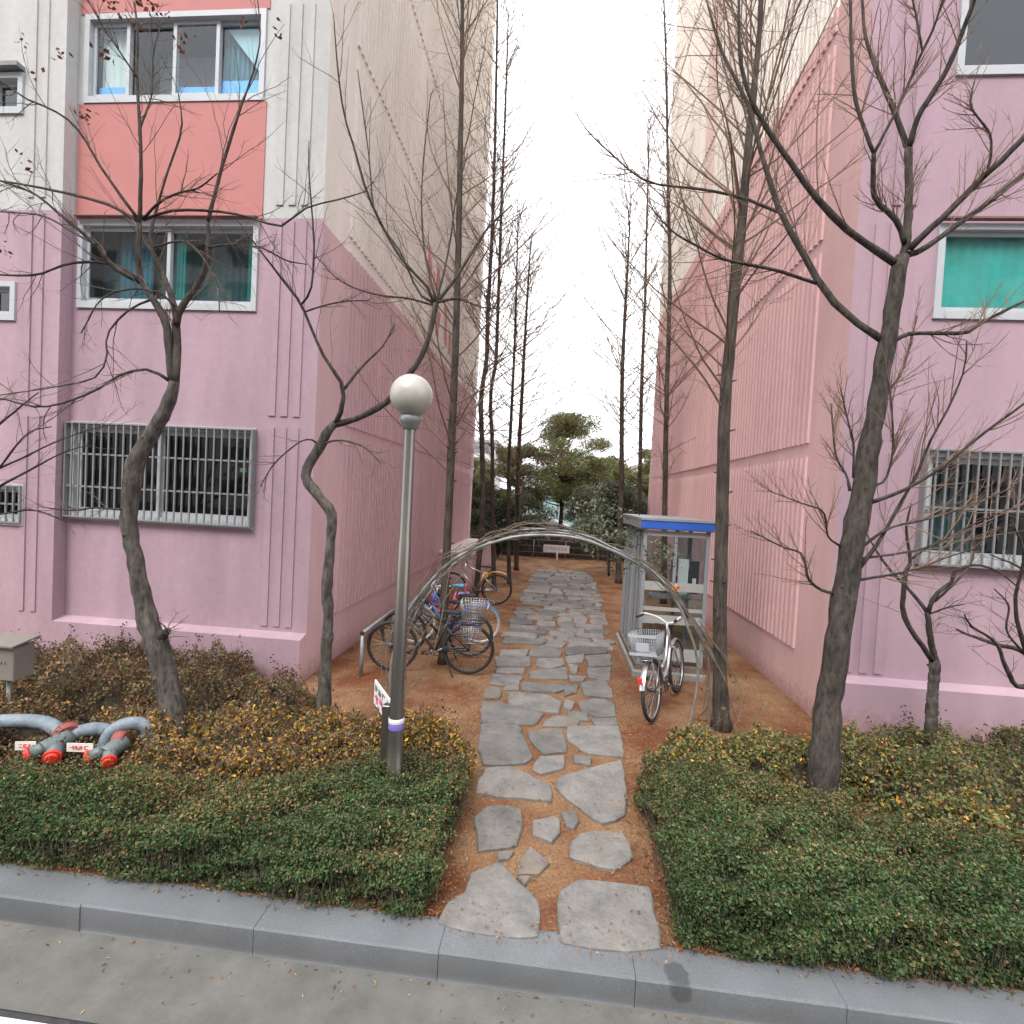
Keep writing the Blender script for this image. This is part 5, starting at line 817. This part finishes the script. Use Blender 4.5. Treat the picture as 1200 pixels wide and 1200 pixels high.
def bicycle(rear, front, label, frame='blackp', tyre='black', rim='silver', seat='black', kind='mtb', Rw=.33, lean=0., fender=None, saddle_h=None, steer=0.):
    rear, front = np.array(rear), np.array(front); v = front-rear; ang = math.atan2(v[1], v[0]); wb = min(max(float(np.hypot(*v)), .72 if Rw < .3 else .96), 1.08); s = Rw/.33
    root = tag(empty('bicycle', (rear[0], rear[1], GZ+.006)), label, 'bicycle', 'bicycles parked beside the path'); root.rotation_mode = 'XYZ'; root.rotation_euler = (lean, 0, ang)
    ra, fa = (0, 0, Rw), (wb, 0, Rw); bb = (.43*s, 0, .28*s+.01); st = (.27*s, 0, (saddle_h or .80*s)-.10); ht_ = (wb-.30*s, 0, .86*s); hb = (wb-.235*s, 0, .64*s)
    def wheel(c, nm):
        mb = MB(); torus(mb, c, Rw-.035, .011, 36, 6); wo_ = mb.build(nm, rim, root); mb = MB(); torus(mb, c, Rw-.022, .0245 if kind == 'mtb' else .021, 40, 8); mb.build('tyre', tyre, wo_)
        mb = MB(); n = 24
        for i in range(n):
            a = 2*PI*i/n; sy = .028*(1 if i % 2 else -1); mb.tube([(c[0]+.018*math.cos(a+.9), sy, c[2]+.018*math.sin(a+.9)), (c[0]+(Rw-.04)*math.cos(a), 0, c[2]+(Rw-.04)*math.sin(a))], .0014, 3, cap=False)
        mb.build('spokes', 'silver', wo_); MB().tube([(c[0], -.045, c[2]), (c[0], .045, c[2])], .020, 10).build('hub', 'hub', wo_); return wo_
    wheel(ra, 'wheel'); wheel(fa, 'wheel')
    mb = MB(); r = .0165
    if kind == 'mtb':
        mb.tube([(ht_[0], 0, ht_[2]-.05), (st[0]+.02, 0, st[2]-.04)], r, 8); mb.tube([hb, bb], r*1.25, 8)
    else:
        mb.tube(spl([hb, (hb[0]-.16*s, 0, hb[2]-.22*s), (bb[0]+.12*s, 0, bb[2]+.07*s), bb], 12), r*1.25, 8); mb.tube(spl([(ht_[0], 0, ht_[2]-.06), (hb[0]-.22*s, 0, hb[2]-.10*s), (bb[0]-.02*s, 0, bb[2]+.18*s)], 10), r, 8)
    mb.tube([bb, st], r, 8); mb.tube([ht_, hb], r*1.3, 8)
    for sy in (-.05, .05):
        mb.tube([(st[0]+.03, sy*.3, st[2]-.10), (0, sy, Rw)], .008, 6); mb.tube([(bb[0], sy*.6, bb[2]), (0, sy, Rw)], .009, 6)
    mb.build('frame', frame, root)
    mb = MB()
    for sy in (-.052, .052): mb.tube(spl([(hb[0], sy, hb[2]-.02), (hb[0]+.05*s, sy, hb[2]-.12*s), (wb, sy, Rw)], 8), .011, 6)
    mb.tube([(hb[0], -.055, hb[2]-.02), (hb[0], .055, hb[2]-.02)], .013, 6); mb.build('fork', 'silver' if kind != 'mtb' else frame, root)
    hx, hz = ht_[0]-.02, ht_[2]+.06; hbars = empty('handlebar', (hx, 0, hz), steer, root); mb = MB()
    if kind == 'mtb': mb.tube(spl([(-.05, -.29, .01), (0, -.10, 0), (0, .10, 0), (-.05, .29, .01)], 14), .012, 8)
    else: mb.tube(spl([(-.20, -.27, .09), (-.08, -.25, .11), (.05, -.15, .05), (.03, 0, 0), (.05, .15, .05), (-.08, .25, .11), (-.20, .27, .09)], 24), .014, 8)
    mb.tube([(0, 0, -.09), (.01, 0, .0)], .013, 8); mb.build('bar', 'whitep' if kind != 'mtb' else 'blackp', hbars)
    for sy in (-1, 1):
        g0 = (-.05, .19*sy, .008) if kind == 'mtb' else (-.11, .255*sy, .105); g1 = (-.055, .30*sy, .01) if kind == 'mtb' else (-.22, .272*sy, .086); MB().tube([g0, g1], .017, 8).build('grip', 'black', hbars)
        MB().tube(spl([(g0[0]+.03, g0[1]*.9, g0[2]-.005), (g0[0]+.05, g0[1]*1.05, g0[2]-.02), (g1[0]+.05, g1[1], g1[2]-.035)], 6), .005, 5).build('brake_lever', 'silver', hbars)
    MB().tube([st, (st[0]-.015, 0, st[2]+.09)], .012, 8).build('seat_post', 'silver', root)
    sx, sz = st[0]-.03, st[2]+.10; V = []; prof = [(-.14, .010, .01), (-.12, .075, .025), (-.05, .080, .03), (.02, .045, .03), (.10, .024, .028), (.145, .012, .015)]
    for x_, w_, h_ in prof: V += [(sx+x_*max(.8, s), -w_, sz), (sx+x_*max(.8, s), -w_*.6, sz+h_), (sx+x_*max(.8, s), w_*.6, sz+h_), (sx+x_*max(.8, s), w_, sz)]
    MB().add(V, [(4*i+j, 4*i+(j+1) % 4, 4*i+4+(j+1) % 4, 4*i+4+j) for i in range(5) for j in range(4)]+[(3, 2, 1, 0), (20, 21, 22, 23)], True).build('saddle', seat, root)
    cr = MB(); torus(cr, (bb[0], -.045, bb[2]), .085*s, .007, 26, 5)
    for i in range(5): a = 2*PI*i/5; cr.tube([(bb[0], -.045, bb[2]), (bb[0]+.085*s*math.cos(a), -.045, bb[2]+.085*s*math.sin(a))], .006, 4)
    cr = cr.build('chainring', 'hub', root)
    for sy, a in ((-1, -.5), (1, -.5+PI)):
        e = (bb[0]+.165*s*math.cos(a), sy*.065, bb[2]+.165*s*math.sin(a)); MB().tube([(bb[0], sy*.055, bb[2]), e], .010, 6).build('crank_arm', 'silver', cr); B('pedal', 'black', cr, e[0]-.045, e[0]+.045, min(sy*.07, sy*.15), max(sy*.07, sy*.15), e[2]-.012, e[2]+.012)
    MB().tube([(bb[0], -.045, bb[2]+.085*s), (0, -.045, Rw+.04)], .004, 4).tube([(bb[0], -.045, bb[2]-.085*s), (0, -.045, Rw-.04)], .004, 4).build('chain', 'hub', root)
    MB().tube([(bb[0]-.12, .03, bb[2]-.02), (bb[0]-.26, .15, -.0)], .009, 6).build('kickstand', 'black', root)
    if fender:
        arc_fender(ra, Rw+.018, R(10), R(165), .028).build('rear_fender', fender, root); arc_fender(fa, Rw+.018, R(20), R(120), .026).build('front_fender', fender, root)
    mb = MB()
    for a0, b0, c0 in (((hx, .15, hz), (hx+.09, .08, hz-.04), (hb[0], .03, hb[2]+.08)), ((hx, -.15, hz), (hx+.10, -.05, hz-.03), (hb[0]+.02, -.03, hb[2]+.06)), ((hb[0], .02, hb[2]+.08), (hx-.12, .03, hb[2]-.05), (bb[0], .02, bb[2]+.1))): mb.tube(spl([a0, b0, c0], 8), .0035, 4)
    mb.build('cables', 'cable', root); root['Rw'] = Rw; return root
def rack(root, Rw, m='silver', z=None):
    z = z or Rw*2+.04; mb = MB()
    for sy in (-.06, .06): mb.tube([(.26, sy*.5, z-.02), (.15, sy, z), (-.20, sy, z)], .006, 6); mb.tube([(-.12, sy, z), (0, sy*.9, Rw)], .005, 5)
    for x_ in (-.2, -.08, .04, .15): mb.tube([(x_, -.06, z), (x_, .06, z)], .005, 5)
    return mb.build('rear_rack', m, root)
b1 = bicycle((-1.06, 6.60), (-2.05, 6.50), 'black mountain bicycle with wire baskets nearest the lamp post', 'blackp', 'black', 'silver', 'black', 'mtb', .335, R(-4)); rack(b1, .335, 'blackp'); wire_basket(b1, -.22, .12, .15, .74, .98, 'silver', 10, 6)
mb = MB(); pb = wire_basket(b1, -.16, .10, .03, .48, .68, 'silver', 9, 5); pb.location = (0, .16, 0)
b2 = bicycle((-1.12, 8.0), (-2.10, 7.75), 'blue bicycle with blue fenders and pale wheels behind the black one', 'bluep', 'greyp', 'whitep', 'black', 'city', .32, R(-5), 'bluep'); rack(b2, .32, 'silver')
b3 = bicycle((-1.52, 8.95), (-2.30, 8.75), 'small pink bicycle with cyan saddle and orange rear guard', 'pinkp', 'black', 'whitep', 'cyanp', 'city', .235, R(-4), 'orange', saddle_h=.74)
MB().box(-.05, .16, -.06, .06, .56, .63).build('child_cushion', 'purple', b3, .02); MB().box(.02, .05, -.09, .09, .63, .78).build('child_backrest', 'pinkp', b3, .015)
b4 = bicycle((-1.22, 11.0), (-2.2, 10.9), 'grey mountain bicycle with yellow rear guard by the redwoods', 'silver', 'black', 'silver', 'black', 'mtb', .335, R(-4)); arc_fender((0, 0, .335), .40, R(20), R(120), .03).build('rear_fender', 'yellow', b4); MB().box(.20, .30, -.03, .03, .58, .70).build('yellow_guard', 'yellow', b4, .02)
b6 = bicycle((-1.16, 7.32), (-2.12, 7.22), 'dark bicycle wedged between the black and the blue one', 'hub', 'black', 'silver', 'black', 'mtb', .33, R(-6))
b5 = bicycle((1.165, 5.63), (1.64, 6.57), 'silver city bicycle with grey crate parked before the phone booth', 'silver', 'black', 'silver', 'black', 'city', .33, R(-7), 'silver', steer=-.35); rack(b5, .33); z0 = .73
cr = wire_basket(b5, -.22, .10, .155, z0, z0+.24, 'greyp', 13, 9); B('base_plate', 'greyp', cr, -.18, .06, -.12, .12, z0+.002, z0+.010)
for z in (.02, .21): MB().box(-.225, -.215, -.15, .15, z0+z, z0+z+.03).build('rim_strip', 'greyp', cr)
B('number_plate', 'greyp', cr, -.228, -.222, -.07, .07, z0+.07, z0+.16)
o = MB().box(-.375, -.355, -.025, .025, .49, .56).build('rear_reflector', 'redp', b5, .006)

# bike rack rail
rk = tag(empty('bike_rail', (-2.36, 6.24, GZ)), 'grey tubular bike rail with capped end', 'bike rail')
a_, e_ = at(425, 742, 6.24), at(462, 714, 7.35); a_ = Vector(a_)-rk.location; e_ = Vector(e_)-rk.location
MB().tube([(a_.x, a_.y, -.1), tuple(a_)], .024, 10).build('post', 'galv', rk); MB().tube([tuple(a_), tuple(e_)], .024, 10).build('rail', 'galv', rk); MB().tube([(e_.x, e_.y, -.1), tuple(e_)], .022, 10).build('post', 'galv', rk)
for q, s in ((a_, -1), (e_, 1)): dd_ = (e_-a_).normalized()*s; MB().tube([tuple(q), tuple(q+dd_*.025)], .027, 10).build('end_cap', 'black', rk)

# ------------------------------------------------------------------ phone booth
pbx = tag(empty('phone_booth', (1.64, 8.0, GZ)), 'grey glazed phone booth with blue roof band', 'phone booth')
B('base_slab', 'concrete', pbx, -.50, .49, -.92, 1.10, -.08, .07, bevel=.012); B('floor_step', mat('booth_step', (.16, .12, .10), .8, .2, 9), pbx, -.46, .45, -.86, 1.04, .07, .15)
for x_ in (-.44, .40):
    for y_ in (-.84, .08, .98): B('corner_post', 'booth', pbx, x_, x_+.05, y_, y_+.05, .15, 2.02)
B('roof', 'booth', pbx, -.50, .49, -.92, 1.08, 2.14, 2.17); mb = MB(); mb.box(-.49, .48, -.91, -.88, 2.03, 2.14); mb.build('roof_band', 'boothblue', pbx); mb = MB(); mb.box(-.49, -.46, -.88, 1.07, 2.02, 2.14); mb.box(.45, .48, -.88, 1.07, 2.02, 2.14); mb.box(-.46, .45, 1.04, 1.07, 2.02, 2.14); mb.build('roof_edge', 'booth', pbx); B('ceiling', 'frost', pbx, -.46, .45, -.88, 1.04, 2.02, 2.05)
B('lintel', 'frost', pbx, -.39, .40, -.84, -.80, 1.93, 2.0)
for (y0, y1) in ((-.79, .08), (.13, .98)):
    n = 3
    for i in range(n): yy = y0+(y1-y0)*(i+.5)/n; B('side_slat', 'booth', pbx, -.432, -.420, yy-.045, yy+.045, .17, 1.95)
    B('side_pane', 'glass_b', pbx, -.418, -.414, y0, y1, .17, 1.95)
    pn = B('side_pane', 'glass_b', pbx, .42, .424, y0, y1, .17, 1.95)
B('front_pane', 'glass_b', pbx, -.39, .40, -.822, -.818, .17, 1.93); B('divider_pane', 'glass_b', pbx, -.39, .40, .10, .104, .17, 1.93)
for z in (.22, .34, .72, .90, 1.18): B('frosted_band', 'frost', pbx, -.39, .40, -.832, -.823, z, z+(.12 if z in (.22, .72, 1.18) else .05))
B('door_stile', 'booth', pbx, -.02, .02, -.84, -.80, 1.30, 1.93)
ph = B('telephone', 'greyp', pbx, .10, .30, -.30, -.12, 1.05, 1.55, bevel=.02); B('handset', 'black', ph, .31, .36, -.28, -.20, 1.18, 1.42, bevel=.01); B('keypad', 'black', ph, .13, .27, -.305, -.301, 1.2, 1.32); B('notice_panel', 'whitep', pbx, .08, .22, -.70, -.69, 1.12, 1.62); B('shelf', 'booth', pbx, -.2, .38, -.32, .0, .98, 1.01); B('black_panel', 'black', pbx, .24, .36, -.72, -.71, 1.14, 1.60); B('label_square', 'whitep', pbx, .275, .325, -.725, -.721, 1.28, 1.36)

# ------------------------------------------------------------------ the far end: sign, fence, hedge, pines, car, buildings
fs = tag(empty('path_sign', (-.02, 19.2, GZ)), 'white sign board on a low post at the path end', 'sign'); c0, c1 = at(637, 638, 19.2), at(667, 648.5, 19.2)
sb = MB().box(c0[0]+.02, c1[0]+.02, -.015, .015, c1[2]-GZ, c0[2]-GZ).build('board', 'whitep', fs); glyphs(sb, c0[0]+.1, c1[0]-.06, c1[2]-GZ+.08, c0[2]-GZ-.08, 6, 'greyp', -.0152, 8); MB().tube([(.1, .03, -.1), (.1, .03, c0[2]-GZ-.05)], .03, 8).build('post', 'whitep', fs)
fn = tag(empty('wire_fence', (0, 20.0, GZ)), 'low wire fence with thin posts before the brown hedge', 'fence')
for x_ in np.arange(-5, 5.1, 1.25): MB().tube([(x_+.4, 0, -.1), (x_+.4, 0, .72)], .018, 6).build('post', 'galv', fn)
for z in (.25, .5, .74): MB().tube([(-5, 0, z), (5.4, 0, z)], .006, 4).build('wire', 'galv', fn)
def foliage(rng, centers, radii, per, size, cols, wts, aspect=.5, flat=.2):
    C = []; Nn = []
    for c, r_ in zip(centers, radii):
        q = rng.normal(0, 1, (per, 3)); q /= np.linalg.norm(q, axis=1, keepdims=True); C.append(np.array(c)+q*np.array(r_)*(rng.random((per, 1))**.45)); Nn.append(q)
    C = np.vstack(C); V, Q = leaves(rng, C, np.vstack(Nn), rng.uniform(*size, len(C)), aspect, flat); s = .75+.5*(C[:, 2]-C[:, 2].min())/max(1e-3, np.ptp(C[:, 2])); c = pick(rng, len(C), cols, wts, .3)
    return mesh_np('crown', V, Q, False, np.repeat(c, 4, 0))
def pine(x, y, H, w_, seed, label, pads=26, z0=.35):
    rng = np.random.default_rng(seed); root = tag(empty('pine_tree', (x, y, GZ)), label, 'tree', 'evergreens beyond the path end')
    S = spl([(0, 0, -.1), (.1, .05, H*.3), (-.08, 0, H*.6), (.02, 0, H*.95)], 24); MB().tube(S, np.linspace(.13, .03, 24), 8).build('trunk', 'bark_d', root); cen = []; rad = []
    for k in range(pads):
        t = z0+(1-z0)*rng.random(); f = math.sin(PI*min(1, max(.12, (1-t)/(1-z0)*.9)))**.6; a = rng.uniform(0, 6.28); r_ = w_*f*rng.uniform(.25, 1); cen.append((r_*math.cos(a), r_*math.sin(a), H*t)); q = rng.uniform(.40, .75)*w_/2.2; rad.append((q, q, q*.62))
        e = cen[-1]; MB().tube(spl([(0, 0, H*t*.85), (e[0]*.5, e[1]*.5, H*t*.9), e], 6), [.035, .03, .025, .02, .015, .01], 5).build('branch', 'bark_d', root)
    put('crown', foliage(rng, cen, rad, 700, (.10, .21), [(.17, .22, .08), (.24, .27, .11), (.10, .14, .06), (.32, .30, .12)], [3, 3, 2, 1.6], .22, .1), 'needle', root)['kind'] = 'stuff'; return root
pine(.1, 24.5, 6.2, 2.5, 61, 'broad dark pine centred behind the path end', 62, .38); pine(-2.2, 24.0, 4.7, 1.6, 62, 'yellowish pine beside the broad pine, bicycle side', 36, .28); pine(3.9, 25.5, 5.0, 1.7, 63, 'ragged pine behind the redwoods on the booth side', 34, .28); pine(2.4, 27, 4.6, 1.8, 64, 'thin topped pine beside the broad pine, booth side', 34, .28); pine(-4.4, 26.5, 4.2, 1.8, 65, 'low pine seen past the low pink block', 34, .22)
def evergreen(x, y, w_, h, seed, label, cols, wts, n=14, per=700):
    rng = np.random.default_rng(seed); root = tag(empty('evergreen_shrub', (x, y, GZ)), label, 'shrub', 'evergreens beyond the path end'); cen = []; rad = []
    for k in range(5): a = rng.uniform(0, 6.28); MB().tube(spl([(0, 0, -.05), (.15*math.cos(a), .15*math.sin(a), h*.4), (.5*w_*math.cos(a), .5*w_*math.sin(a), h*.85)], 8), np.linspace(.03, .01, 8), 5).build('stem', 'bark_d', root)
    for k in range(n): a = rng.uniform(0, 6.28); t = rng.uniform(.25, .95); q = w_*rng.uniform(.15, .8)*math.sin(PI*min(.95, .2+t*.65)); cen.append((q*math.cos(a), q*math.sin(a), h*t)); s_ = rng.uniform(.28, .55); rad.append((s_, s_, s_*.8))
    put('crown', foliage(rng, cen, rad, per, (.06, .13), cols, wts, .42, .25), 'leaf', root)['kind'] = 'stuff'; return root
GG = [(.12, .15, .095), (.18, .20, .14), (.07, .085, .05), (.22, .20, .13)]
evergreen(1.75, 16.6, 1.15, 3.0, 71, 'grey green leafy evergreen crossing the redwood on the booth side', GG, [3, 2, 3, 1], 20, 700); evergreen(2.6, 18.3, 1.0, 2.6, 72, 'grey green evergreen behind the phone booth', GG, [3, 2, 3, 1], 14, 600); evergreen(-2.2, 19.5, .9, 2.2, 73, 'dark leafy evergreen beside the low pink block', [(.04, .06, .025), (.06, .08, .035), (.03, .04, .02)], [3, 2, 2], 14, 600); evergreen(-3.6, 23.0, 1.5, 3.0, 76, 'dark evergreen mass behind the low pink block', [(.06, .09, .035), (.09, .12, .05), (.05, .06, .03)], [3, 2, 2], 22, 600); evergreen(3.2, 22.6, 1.6, 3.2, 77, 'large grey green evergreen behind the redwoods on the booth side', GG, [3, 1, 3, 1], 24, 600); evergreen(-1.0, 21.6, 1.0, 2.5, 74, 'leafy evergreen behind the white sign, bicycle side', GG, [2, 1, 3, 1], 14, 600); evergreen(1.0, 21.8, 1.1, 2.9, 75, 'pale leaved evergreen behind the white sign, booth side', GG, [3, 3, 2, 1.5], 16, 600)
rng = np.random.default_rng(81); bh = tag(empty('brown_hedge', (0, 21, GZ)), 'half bare brown hedge closing the end of the path', 'hedge'); n = 2600
b = np.c_[rng.uniform(-5, 5, n), rng.normal(0, .22, n), np.zeros(n)]; P, Rd = grow(rng, b, np.c_[rng.normal(0, .25, (n, 2)), np.ones(n)], rng.uniform(.6, 1.15, n), np.full(n, .008), 5, .15, .02); b2, d2, L2, r2 = spawn(rng, P, Rd, 4, .2, 1, .6, .4); P2, R2 = grow(rng, b2, d2, L2, r2*.7, 3, .15, .02)
put('stems', cat_mesh('stems', [tubes(P, Rd, 3), tubes(P2, R2, 3)]), 'twig_d', bh)['kind'] = 'stuff'; C = P2[:, -1][rng.random(len(P2)) < .8]+rng.normal(0, .04, (1, 3)); V, Q = leaves(rng, C, rng.normal(0, 1, C.shape), rng.uniform(.04, .08, len(C)), .5, .2); put('leaves', mesh_np('leaves', V, Q, False, np.repeat(pick(rng, len(C), [(.06, .045, .025), (.05, .06, .025), (.10, .055, .03)], [3, 2, 1]), 4, 0)), 'leaf', bh)['kind'] = 'stuff'
# parked car glimpsed between the trunks
car = tag(empty('parked_car', (-1.35, 28.5, GZ)), 'silver car parked beyond the brown hedge', 'car')
pr = [(-2.1, .35), (-2.12, .75), (-1.95, .92), (-1.35, 1.0), (-.75, 1.42), (-.2, 1.50), (.55, 1.48), (1.15, 1.30), (1.75, 1.02), (2.12, .92), (2.15, .38)]; V = []
for s in (-1, 1):
    for x_, z in pr: V.append((x_, s*(.82 if z < 1.1 else .66), z-.02))
n = len(pr); MB().add(V, [tuple(range(n)), tuple(reversed(range(n, 2*n)))]+[(i, i+n, (i+1) % n+n, (i+1) % n) for i in range(n)]).build('body', 'carw', car, .03)
for s in (-1, 1):
    MB().add([(-1.2, s*.765, 1.04), (-.72, s*.70, 1.36), (.5, s*.70, 1.40), (1.35, s*.765, 1.06), (-1.2, s*.775, 1.04), (-.72, s*.71, 1.36), (.5, s*.71, 1.40), (1.35, s*.775, 1.06)], [(0, 1, 2, 3), (7, 6, 5, 4), (0, 4, 5, 1), (1, 5, 6, 2), (2, 6, 7, 3), (3, 7, 4, 0)]).build('side_window', 'carg', car)
    for x_ in (-1.35, 1.35):
        mb = MB(); torus(mb, (x_, s*.80, .31), .25, .07, 24, 8); wv = mb.build('wheel', 'black', car); MB().tube([(x_, s*.76, .31), (x_, s*.84, .31)], .20, 14).build('rim', 'silver', wv)
MB().quad((-1.32, -.6, 1.03), (-1.32, .6, 1.03), (-.80, .54, 1.40), (-.80, -.54, 1.40)).build('windscreen', 'carg', car)
# pale cyan barrier and far blocks
ba = tag(empty('noise_barrier', (0, 36, GZ)), 'pale cyan panelled barrier seen through the trees', 'barrier')
for i in range(-6, 7):
    B('panel', 'cyanwall', ba, i*2.0+.06, i*2.0+1.94, -.03, .03, .1, 2.9); B('post', 'galv', ba, i*2.0-.06, i*2.0+.06, -.08, .08, -.1, 3.0)
def block(x0, x1, y0, y1, h, label, nf):
    t = tag(empty('apartment_tower', ((x0+x1)/2, (y0+y1)/2, 0)), label, 'building', 'distant blocks'); B('wall', 'farc', t, -(x1-x0)/2, (x1-x0)/2, -(y1-y0)/2, (y1-y0)/2, 0, h); B('roof', 'tileroof', t, -(x1-x0)/2-.3, (x1-x0)/2+.3, -(y1-y0)/2-.3, (y1-y0)/2+.3, h, h+.6)
    for f in range(nf): B('window_band', 'fard', t, -(x1-x0)/2+1, (x1-x0)/2-1, -(y1-y0)/2-.06, -(y1-y0)/2+.02, 1.2+f*h/nf, 2.5+f*h/nf)
block(-34, -11.2, 88, 98, 11.5, 'grey distant block rising above the low pine', 4); block(14, 40, 95, 105, 9, 'grey distant block hidden behind the ragged pine', 3)
